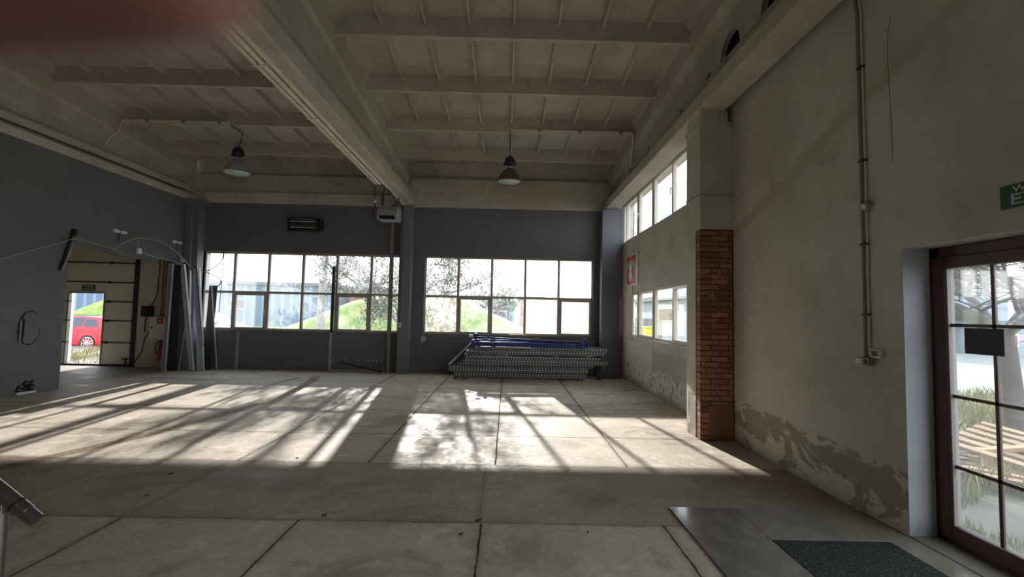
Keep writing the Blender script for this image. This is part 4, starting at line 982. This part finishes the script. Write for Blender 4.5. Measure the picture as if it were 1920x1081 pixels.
# stair railing in the near left corner
s = root('stair_railing', 'stainless steel stair railing with a round handrail at the left edge', 'railing', (-1.82, 1.74, 0))
sl = .73
def hr(x): return .775+(-1.705-x)*sl
MB().tube([(-1.705, 1.74, hr(-1.705)), (-1.745, 1.74, hr(-1.745))], .0235, 20).build('end_tube', M['steel'], s)
MB().tube([(-1.742, 1.74, hr(-1.742)), (-3.0, 1.74, hr(-3.0))], .026, 20).build('handrail', M['steel'], s)
MB().tube([(-1.775, 1.74, hr(-1.775)), (-1.782, 1.74, hr(-1.782))], .0275, 20).build('joint_ring', M['black'], s)
for x in (-1.835, -2.8):
    h = hr(x)-.045
    MB().tube([(x, 1.74, 0), (x, 1.74, h-.025)], .021, 16).build('post', M['steel'], s)
    MB().tube([(x, 1.74, h-.03), (x, 1.74, h+.02)], .009, 12).build('pin', M['steel'], s)
    MB().lathe([(0, 0), (.05, 0), (.05, .01), (0, .012)], (x, 1.74, 0)).build('base_flange', M['steel'], s)
for dz in (.30, .48):
    MB().tube([(-1.80, 1.74, hr(-1.80)-dz), (-3.0, 1.74, hr(-3.0)-dz)], .010, 12).build('lower_rail', M['steel'], s)

# small bits on the floor
for x, y, r_, mm, lab in ((-3.12, 4.42, .016, 'darkgrey', 'dark crumb near the left end of the brown floor strip'), (-2.95, 3.92, .011, 'darkgrey', 'small dark crumb in the brown strip close to the long floor joint'),
                          (-1.36, 3.60, .016, 'darkgrey', 'dark crumb at the near edge of the brown strip, left of the middle joint'), (-1.68, 4.70, .012, 'white_pl', 'white crumb at the far edge of the brown floor strip'),
                          (-2.18, 4.95, .014, 'darkgrey', 'dark crumb on the sunlit slab just beyond the brown strip'), (-.18, 3.56, .018, 'darkgrey', 'dark crumb lying on the crossing of the middle joint and the strip edge'),
                          (-.29, 3.34, .013, 'darkgrey', 'dark crumb on the near slab left of the middle joint'), (.62, 3.40, .010, 'darkgrey', 'tiny dark crumb alone on the near slab right of the middle joint')):
    mb = MB(); mb.obox((x, y, r_*.3), (random.random(), random.random(), 0), (-random.random(), random.random(), .1), (0, 0, 1), r_*2.2, r_*1.2, r_*.7)
    tag(mb.build('floor_crumb', M[mm], bevel=.002), lab, 'crumb')

# ================================================================== OUTSIDE
def hgt(x, y):
    return mnoise.noise(Vector((x*.6, y*.6, 0)))
struct(MB().box(-80, 70, D+.45, 120, -.3, -.10).build('ground', M['asphalt']))
struct(MB().box(3.34, 70, -10, D+.5, -.3, -.10).build('ground', M['asphalt']))
def mound(name, cx_, cy_, rx, ry, h, lab, p=1.0):
    mb = MB(); n, m_ = 48, 16; vs = [(cx_, cy_, h-.12)]; fs = []
    for j in range(1, m_+1):
        q = j/m_
        for k in range(n):
            a = 2*PI*k/n; x = cx_+rx*q*math.cos(a); y = cy_+ry*q*math.sin(a)
            vs.append((x, y, -.15+h*(math.cos(PI*min(q, 1))*.5+.5)**p+.06*hgt(x*2, y*2)))
    fs += [(0, 1+k, 1+(k+1) % n) for k in range(n)]
    fs += [(1+(j-1)*n+k, 1+j*n+k, 1+j*n+(k+1) % n, 1+(j-1)*n+(k+1) % n) for j in range(1, m_) for k in range(n)]
    mb.add(vs, fs, True); return tag(mb.build(name, M['grass']), lab, 'mound', kind='structure')
mound('grass_mound', -4.7, 23, 9.6, 6.2, 2.75, 'green grassy mound outside behind both back windows')
mound('grass_mound', -27.0, 35, 9.0, 6, 2.9, 'green grassy mound seen through the open wicket behind the red car')
tag(MB().box(-34, 40, 20, 60, -.12, -.08).build('lawn', M['grass']), 'low sunlit lawn beyond the yard', 'lawn', kind='structure')

def block(name, lab, x0, x1, y0, y1, h, m, wins=(), roof=.3, cat='building'):
    s = root(name, lab, cat, ((x0+x1)/2, (y0+y1)/2, -.1))
    MB().box(x0, x1, y0, y1, -.1, h).build('walls', m, s)
    if roof: MB().box(x0-.3, x1+.3, y0-.3, y1+.3, h, h+roof).build('roof', M['roofd'], s)
    for (ax, a, b, c_, d_) in wins:
        if ax == 'Y': w = MB().box(a, b, y0-.06, y0+.02, c_, d_); g_ = MB().box(a+.1, b-.1, y0-.08, y0-.06, c_+.1, d_-.1)
        else: w = MB().box(x0-.06, x0+.02, a, b, c_, d_); g_ = MB().box(x0-.08, x0-.06, a+.1, b-.1, c_+.1, d_-.1)
        w = w.build('window', M['pvc'], s); g_.build('pane', M['carglass'], w)
    return s
block('industrial_hall', 'long grey-blue corrugated hall outside behind the left window', -52, -17.4, 45, 60, 3.9, M['corr'], [('Y', -27, -25.5, 1.5, 2.5)])
block('low_building', 'reddish low building outside beyond the blue hall', -16.5, -13.4, 48, 58, 3.7, M['housebrick'], [('Y', -16, -15, 1.2, 2.4)])
block('low_building', 'distant grey shed outside behind the right back window', -3.0, 1.0, 62, 70, 3.0, M['corr'], [('Y', -2, 0, 1, 2)])
block('low_building', 'distant reddish building outside right of the grassy mound', 1.6, 4.2, 55, 62, 3.4, M['housebrick'], [('Y', 2, 3, 1.2, 2.2)])
block('white_building', 'low white building with a small window outside the side windows', 12, 17.5, 29, 43, 2.85, M['housewhite'], [('X', 32.6, 36.0, 1.25, 2.3)], roof=.35)
block('pale_block', 'tall pale blue industrial block seen through the upper side windows', 18, 25, 26, 54, 15.6, M['houseblue'], [('X', 46, 48, 5, 6.5)], roof=0)
block('pale_block', 'tall pale building beyond the yard seen through the glazed door', 27.5, 33.2, 30, 40, 11, M['housewhite'], [('Y', 29.5, 30.4, 3.4, 5.6), ('Y', 31.2, 32, 3.4, 5.6), ('Y', 29.5, 30.4, 6.6, 8.4)], roof=.3)
block('low_building', 'low white shed with a dark band beyond the yard outside the glazed door', 26, 40, 24, 27, 1.5, M['housewhite'], [('Y', 26, 27, .4, 1.1), ('Y', 29, 31, .4, 1.1)], roof=.25)
struct(MB().box(3.5, 60, 6.2, 10.5, -.11, -.07).build('ground_verge', M['drygrass']))
struct(MB().box(8, 60, 10.5, 25, -.11, -.06).build('road', mat('pale_road', (128, 128, 126), .8, var=.06)))

# fence, yellow bin and dark box beyond the lower side window
s = root('metal_fence', 'thin metal fence with upright bars outside the lower side window', 'fence', (10.5, 33, 0))
for k in range(24): MB().box(10.48, 10.52, 31+k*.28, 31.04+k*.28, -.1, 1.45).build('bar', M['darksteel'], s)
MB().box(10.47, 10.53, 31, 37.8, 1.3, 1.35).build('top_rail', M['darksteel'], s); MB().box(10.47, 10.53, 31, 37.8, .1, .15).build('bottom_rail', M['darksteel'], s)
s = root('waste_bin', 'yellow wheeled bin outside the lower side window', 'bin', (9.5, 30.5, -.1))
MB().prism([(30.1, -.1), (30.9, -.1), (31.0, .85), (30.0, .85)], 9.2, 9.9, 'X').build('bin_body', M['yellow'], s, bevel=.02)
MB().box(9.15, 9.95, 29.95, 31.05, .85, .93).build('lid', M['yellow'], s, bevel=.02)
s = root('waste_bin', 'dark wheeled bin outside beside the yellow one', 'bin', (9.5, 32.4, -.1))
MB().prism([(32.0, -.1), (32.7, -.1), (32.8, .85), (31.9, .85)], 9.2, 9.8, 'X').build('bin_body', M['darksteel'], s, bevel=.02)
MB().box(9.15, 9.85, 31.85, 32.85, .85, .93).build('lid', M['darkgrey'], s, bevel=.02)

# lamp pole
s = root('street_pole', 'pale concrete street pole outside the left back window', 'pole', (-7.4, 18.4, -.1))
MB().tube([(-7.4, 18.4, -.1), (-7.4, 18.4, 7.0)], [.17, .12], 12).build('shaft', M['concrete'], s)
MB().bar((-7.4, 18.4, 6.9), (-7.4, 17.2, 7.1), .08, .08).build('arm', M['concrete'], s)

# cars
def car(x, y, z, lab, paint, lib=None):
    """estate car seen from its side; tail towards +X"""
    s = root('car', lab, 'car', (x, y, z))
    fn = lambda a, b, c_: (x+a, y+b, z+c_)
    # outline: tail at a=0, nose at a=-4.6
    low = [(0.0, .38), (.02, .62), (-.02, .86), (-.10, .98), (-1.0, .99), (-2.9, .97), (-3.3, .93), (-4.2, .80), (-4.55, .62), (-4.6, .38), (-4.4, .22), (-.15, .24)]
    mb = MB(fn); W = .88
    # sections across the width, tapering to the sides
    secs = [(-W, .97), (-W*.9, 1.0), (W*.9, 1.0), (W, .97)]
    vs = []; n = len(low)
    for b, q in secs: vs += [((-2.3+(a+2.3)*q), b, .55+(c_-.55)*(q if q < 1 else 1)) for a, c_ in low]
    fs = [tuple(range(n))[::-1], tuple(range(3*n, 4*n))]+[(j*n+i, j*n+(i+1) % n, (j+1)*n+(i+1) % n, (j+1)*n+i) for j in range(3) for i in range(n)]
    mb.add(vs, fs); mb.build('body', paint, s, bevel=.04)
    # cabin
    cab = [(-.12, .96), (-.42, 1.26), (-.62, 1.40), (-1.3, 1.45), (-2.2, 1.44), (-2.6, 1.36), (-3.25, .96)]
    mb = MB(fn); n = len(cab); vs = []
    for b, q in ((-.84, 0), (-.66, 1), (.66, 1), (.84, 0)):
        vs += [(a, (b if c_ < 1.0 or q == 0 else b), c_ if q else min(c_, .97)+0*(c_)) for a, c_ in cab]
    vs = []
    for sgn in (-1, 1):
        for a, c_ in cab: vs.append((a, sgn*(.86-.20*(c_-.96)/.49), c_))
    fs = [tuple(range(n))[::-1], tuple(range(n, 2*n))]+[(i, (i+1) % n, n+(i+1) % n, n+i) for i in range(n)]
    mb.add(vs, fs); mb.build('cabin', paint, s, bevel=.03)
    for poly in ([(-.50, 1.02), (-.72, 1.30), (-1.12, 1.36), (-1.15, 1.02)], [(-1.22, 1.02), (-1.19, 1.37), (-2.0, 1.37), (-2.02, 1.02)], [(-2.10, 1.02), (-2.08, 1.37), (-2.5, 1.32), (-3.0, 1.02)]):
        mb = MB(fn); vs = [(a, -(.865-.20*(c_-.96)/.49)-.004, c_) for a, c_ in poly]+[(a, -(.865-.20*(c_-.96)/.49)+.02, c_) for a, c_ in poly]
        mb.add(vs, [(0, 1, 2, 3), (4, 5, 6, 7), (0, 1, 5, 4), (1, 2, 6, 5), (2, 3, 7, 6), (3, 0, 4, 7)]); mb.build('side_window', M['carglass'], s)
    for a in (-.88, -3.72):
        for b in (-.86, .70):
            w = MB(fn).lathe([(.20, -.03), (.315, -.03), (.34, 0), (.34, .15), (.30, .19), (0, .19)], (a, b, .34), 'Y', 28).build('wheel', M['rubber'], s)
            if b < 0:
                rm = MB(fn); rm.lathe([(.215, -.02), (.235, -.045), (.25, -.03)], (a, b, .34), 'Y', 28)
                for k in range(10):
                    an = 2*PI*k/10; rm.bar((a, b-.03, .34), (a+.225*math.cos(an), b-.02, .34+.225*math.sin(an)), .03, .02, ref=(0, 1, 0))
                rm.lathe([(0, -.05), (.04, -.045), (.05, -.02)], (a, b, .34), 'Y', 14)
                o = rm.build('rim', M['alloy'], w); 
            if b < 0: MB(fn).lathe([(.35, -.012), (.40, -.014), (.40, .05), (.35, .05)], (a, b-.02, .36), 'Y', 28).build('wheel_arch', paint, s)
    MB(fn).tube([(-.7, -.55, 1.47), (-2.3, -.55, 1.49)], .018, 8).build('roof_rail', M['darksteel'], s)
    MB(fn).box(-.08, .03, -.84, -.55, .80, .95).build('tail_lamp', M['red'], s, bevel=.01)
    mb = MB(fn); mb.box(-1.35, -1.2, -.895, -.875, .82, .845); mb.box(-2.2, -2.05, -.895, -.875, .82, .845); mb.build('door_handle', paint, s)
    return s
car(-16.30, 19.95, -.33, 'red estate car seen through the open wicket door', M['carred'])
car(-15.3, 25.0, -.1, 'white car parked outside the left end of the left window', M['carwhite'])

# vegetation
def tree(name, lab, cat, loc, seed, trunk_r, h, levels, spread, leaves=0, leaf_r=.05, lean=(0, 0), first=.3, bias=(0, 0), leafmat='leaf', crown=None):
    rnd = random.Random(seed); s = root(name, lab, cat, loc); mb = MB(); tips = []
    def grow(p, d_, L, r, lv):
        n = 4; pts = [p.copy()]; rs = [r]
        for i in range(n):
            d_ = (d_+Vector((rnd.uniform(-.2, .2), rnd.uniform(-.2, .2), rnd.uniform(-.12, .16)))*.8).normalized()
            p = p+d_*L/n; pts.append(p.copy()); rs.append(r*(1-.5*(i+1)/n))
        mb.tube(pts, rs, 7 if lv < 2 else 4, cap=False)
        if lv >= levels: tips.extend(pts[1:]); return
        if lv > 0: tips.append(p.copy())
        for k in range(4 if lv < 2 else 3):
            q = pts[rnd.randint(1, n)]; a = rnd.uniform(0, 2*PI)
            nd = (d_*rnd.uniform(.25, .8)+Vector((math.cos(a)*spread+bias[0], math.sin(a)*spread+bias[1], rnd.uniform(-.25, .5)))).normalized()
            grow(q, nd, L*rnd.uniform(.6, .85), max(r*.5, .003), lv+1)
    base = Vector(loc); top = base+Vector((lean[0], lean[1], h*first))
    mb.tube([base, (base+top)/2+Vector((.03, .02, 0)), top], [trunk_r*1.25, trunk_r, trunk_r*.85], 12)
    for k in range(5):
        a = 2*PI*k/5+rnd.uniform(-.4, .4); grow(top.copy(), Vector((math.cos(a)*spread+bias[0], math.sin(a)*spread+bias[1], .7)).normalized(), h*.38, trunk_r*.55, 1)
    mb.build('branches', M['bark'], s)
    if leaves:
        lf = MB()
        for k in range(leaves):
            q = rnd.choice(tips)+Vector((rnd.gauss(0, .10), rnd.gauss(0, .10), rnd.gauss(0, .10)))
            a = Vector((rnd.uniform(-1, 1), rnd.uniform(-1, 1), rnd.uniform(-1, 1))).normalized(); b = a.cross(Vector((0, 0, 1))).normalized(); r_ = leaf_r*rnd.uniform(.6, 1.3)
            lf.add([q-a*r_, q+b*r_*.5, q+a*r_, q-b*r_*.5], [(0, 1, 2, 3)])
        lf.build('foliage', M[leafmat], s)
    return s
tree('leafy_tree', 'small leafy tree outside between the two back windows', 'tree', (-3.55, 15.6, -.1), 3, .09, 5.0, 4, .68, leaves=15000, leaf_r=.05, first=.22)
tree('bare_tree', 'bare branching tree in the yard outside the glazed door', 'tree', (6.95, 6.25, -.1), 11, .13, 4.2, 5, .9, lean=(-.05, .05), first=.36, bias=(-.25, 0))
for (x, y, h_, sd_, lab) in ((-24.5, 66, 6.5, 21, 'hazy bare tree far behind the blue hall'), (-1.5, 50, 5.0, 22, 'hazy dark tree in the distance behind the right back window')):
    tree('distant_tree', lab, 'tree', (x, y, -.1), sd_, .2, h_, 4, .8, leaves=900, leaf_r=.25)

# tall dry grass outside the glazed door and by the wicket
def tufts(name, lab, area, n, hmin, hmax, m, seed):
    rnd = random.Random(seed); mb = MB(); x0, x1, y0, y1 = area
    for k in range(n):
        x, y = rnd.uniform(x0, x1), rnd.uniform(y0, y1)
        if mnoise.noise(Vector((x*1.1, y*1.1, 3))) < -.15: continue
        h = rnd.uniform(hmin, hmax); a = rnd.uniform(0, 2*PI); w = .0035; dx, dy = math.cos(a), math.sin(a); b = rnd.uniform(-.5, .5)*h
        mb.add([(x-dy*w, y+dx*w, -.1), (x+dy*w, y-dx*w, -.1), (x+dx*b*.4+dy*w*.6, y+dy*b*.4-dx*w*.6, -.1+h*.6), (x+dx*b, y+dy*b, -.1+h)], [(0, 1, 2), (0, 2, 3)])
    return tag(mb.build(name, m), lab, 'grass', kind='stuff')
tufts('dry_grass', 'dry yellow-green grass outside the glazed door', (4.2, 11.5, 4.0, 10.5), 30000, .05, .30, M['drygrass'], 5)
tufts('short_grass', 'short sparse grass near the threshold outside the glazed door', (3.7, 5.6, 3.0, 5.4), 7000, .02, .10, M['grass'], 6)
tufts('weeds', 'yellowish weeds outside the open wicket door', (-15.5, -10.6, 13.2, 18.5), 9000, .04, .20, M['drygrass'], 8)

# pallets in the yard
def pallet(lab, loc, rot, tilt):
    s = root('wooden_pallet', lab, 'pallet', loc, 'old wooden pallets in the yard')
    for y in (-.35, 0, .35): MB().box(-.6, .6, y-.05, y+.05, .022, .10).build('bearer', M['wood'], s)
    for k in range(6): MB().box(-.6+k*.21, -.6+k*.21+.11, -.4, .4, .10, .122).build('deck_board', M['wood'], s)
    for y in (-.35, 0, .35): MB().box(-.6, .6, y-.05, y+.05, 0, .022).build('bottom_board', M['wood'], s)
    # parts were built in world space around the origin
    for ch in s.children:
        me = ch.data
        for v in me.vertices: v.co += Vector(loc)
    s.rotation_euler = (tilt[0], tilt[1], rot); return s
pallet('weathered pallet lying flat in the grass outside the glazed door, lower one', (5.35, 5.0, -.08), .75, (0, 0))
pallet('weathered pallet propped askew on the other one outside the glazed door', (5.75, 5.25, .10), .45, (.15, -.10))
tag(MB().bar((4.9, 5.25, .10), (6.3, 4.85, .32), .12, .04).build('loose_plank', M['wood']), 'long loose plank slanting over the yard pallets', 'plank')

# ================================================================== THE PHOTOGRAPHER'S FINGER
# a hand holding the camera; the forefinger reaches over the top left of the lens
def camp(x, y, d_): return Vector((0, 0, CAM_H))+crt*x+cup*y+fwd*d_
s = root('hand', 'blurred reddish finger of the photographer reaching over the top left of the view', 'hand', tuple(camp(-.09, .02, 0)))
def px(u, v, d_): return ((u-960)/F_PX*d_, (540.5-v)/F_PX*d_)
dd = .030
tx, ty = px(405, -128, dd)
V = []; Ed = []; Rd = []
def ad(p, r, par=None):
    V.append(tuple(camp(*p)-Vector(s.location))); Rd.append(r)
    if par is not None: Ed.append((par, len(V)-1))
    return len(V)-1
wrist = ad((-.165, -.045, -.055), .026)
palm = ad((-.125, -.02, -.035), .027, wrist)
kn = ad((-.095, .008, .002), .014, palm)
a = ad((-.066, .0245, .024), .0095, kn); a = ad((-.050, .0235, .029), .0086, a); a = ad((tx-.004, ty, dd), .0080, a); a = ad((tx+.0015, ty, dd), .0062, a)
for k, (oy, L) in enumerate(((-.012, 1.0), (-.032, .95), (-.05, .8))):
    b = ad((-.098, oy-.005, -.012), .012, palm); b = ad((-.075, oy+.003, -.02*1.0+.008), .0092, b); b = ad((-.056, oy, -.02), .0085, b); ad((-.05, oy-.002, -.036), .0078, b)
b = ad((-.112, -.008, -.058), .014, palm); b = ad((-.085, .006, -.06), .0105, b); ad((-.062, .010, -.052), .009, b)
fa = ad((-.23, -.11, -.12), .030, wrist)
me = bpy.data.meshes.new('hand_skin'); me.from_pydata(V, Ed, []); ho = bpy.data.objects.new('hand_skin', me); COL.objects.link(ho); ho.parent = s
sk = ho.modifiers.new('skin', 'SKIN'); sk.use_smooth_shade = True
for i, sv in enumerate(me.skin_vertices[0].data): sv.radius = (Rd[i], Rd[i]); sv.use_root = (i == 0)
ss = ho.modifiers.new('sub', 'SUBSURF'); ss.levels = ss.render_levels = 2
me.materials.append(M['skin'])
MB().tube([camp(-.20, -.08, -.09), camp(-.36, -.24, -.25), camp(-.45, -.45, -.40)], [.036, .045, .05], 20).build('sleeve', M['sleeve'], s)
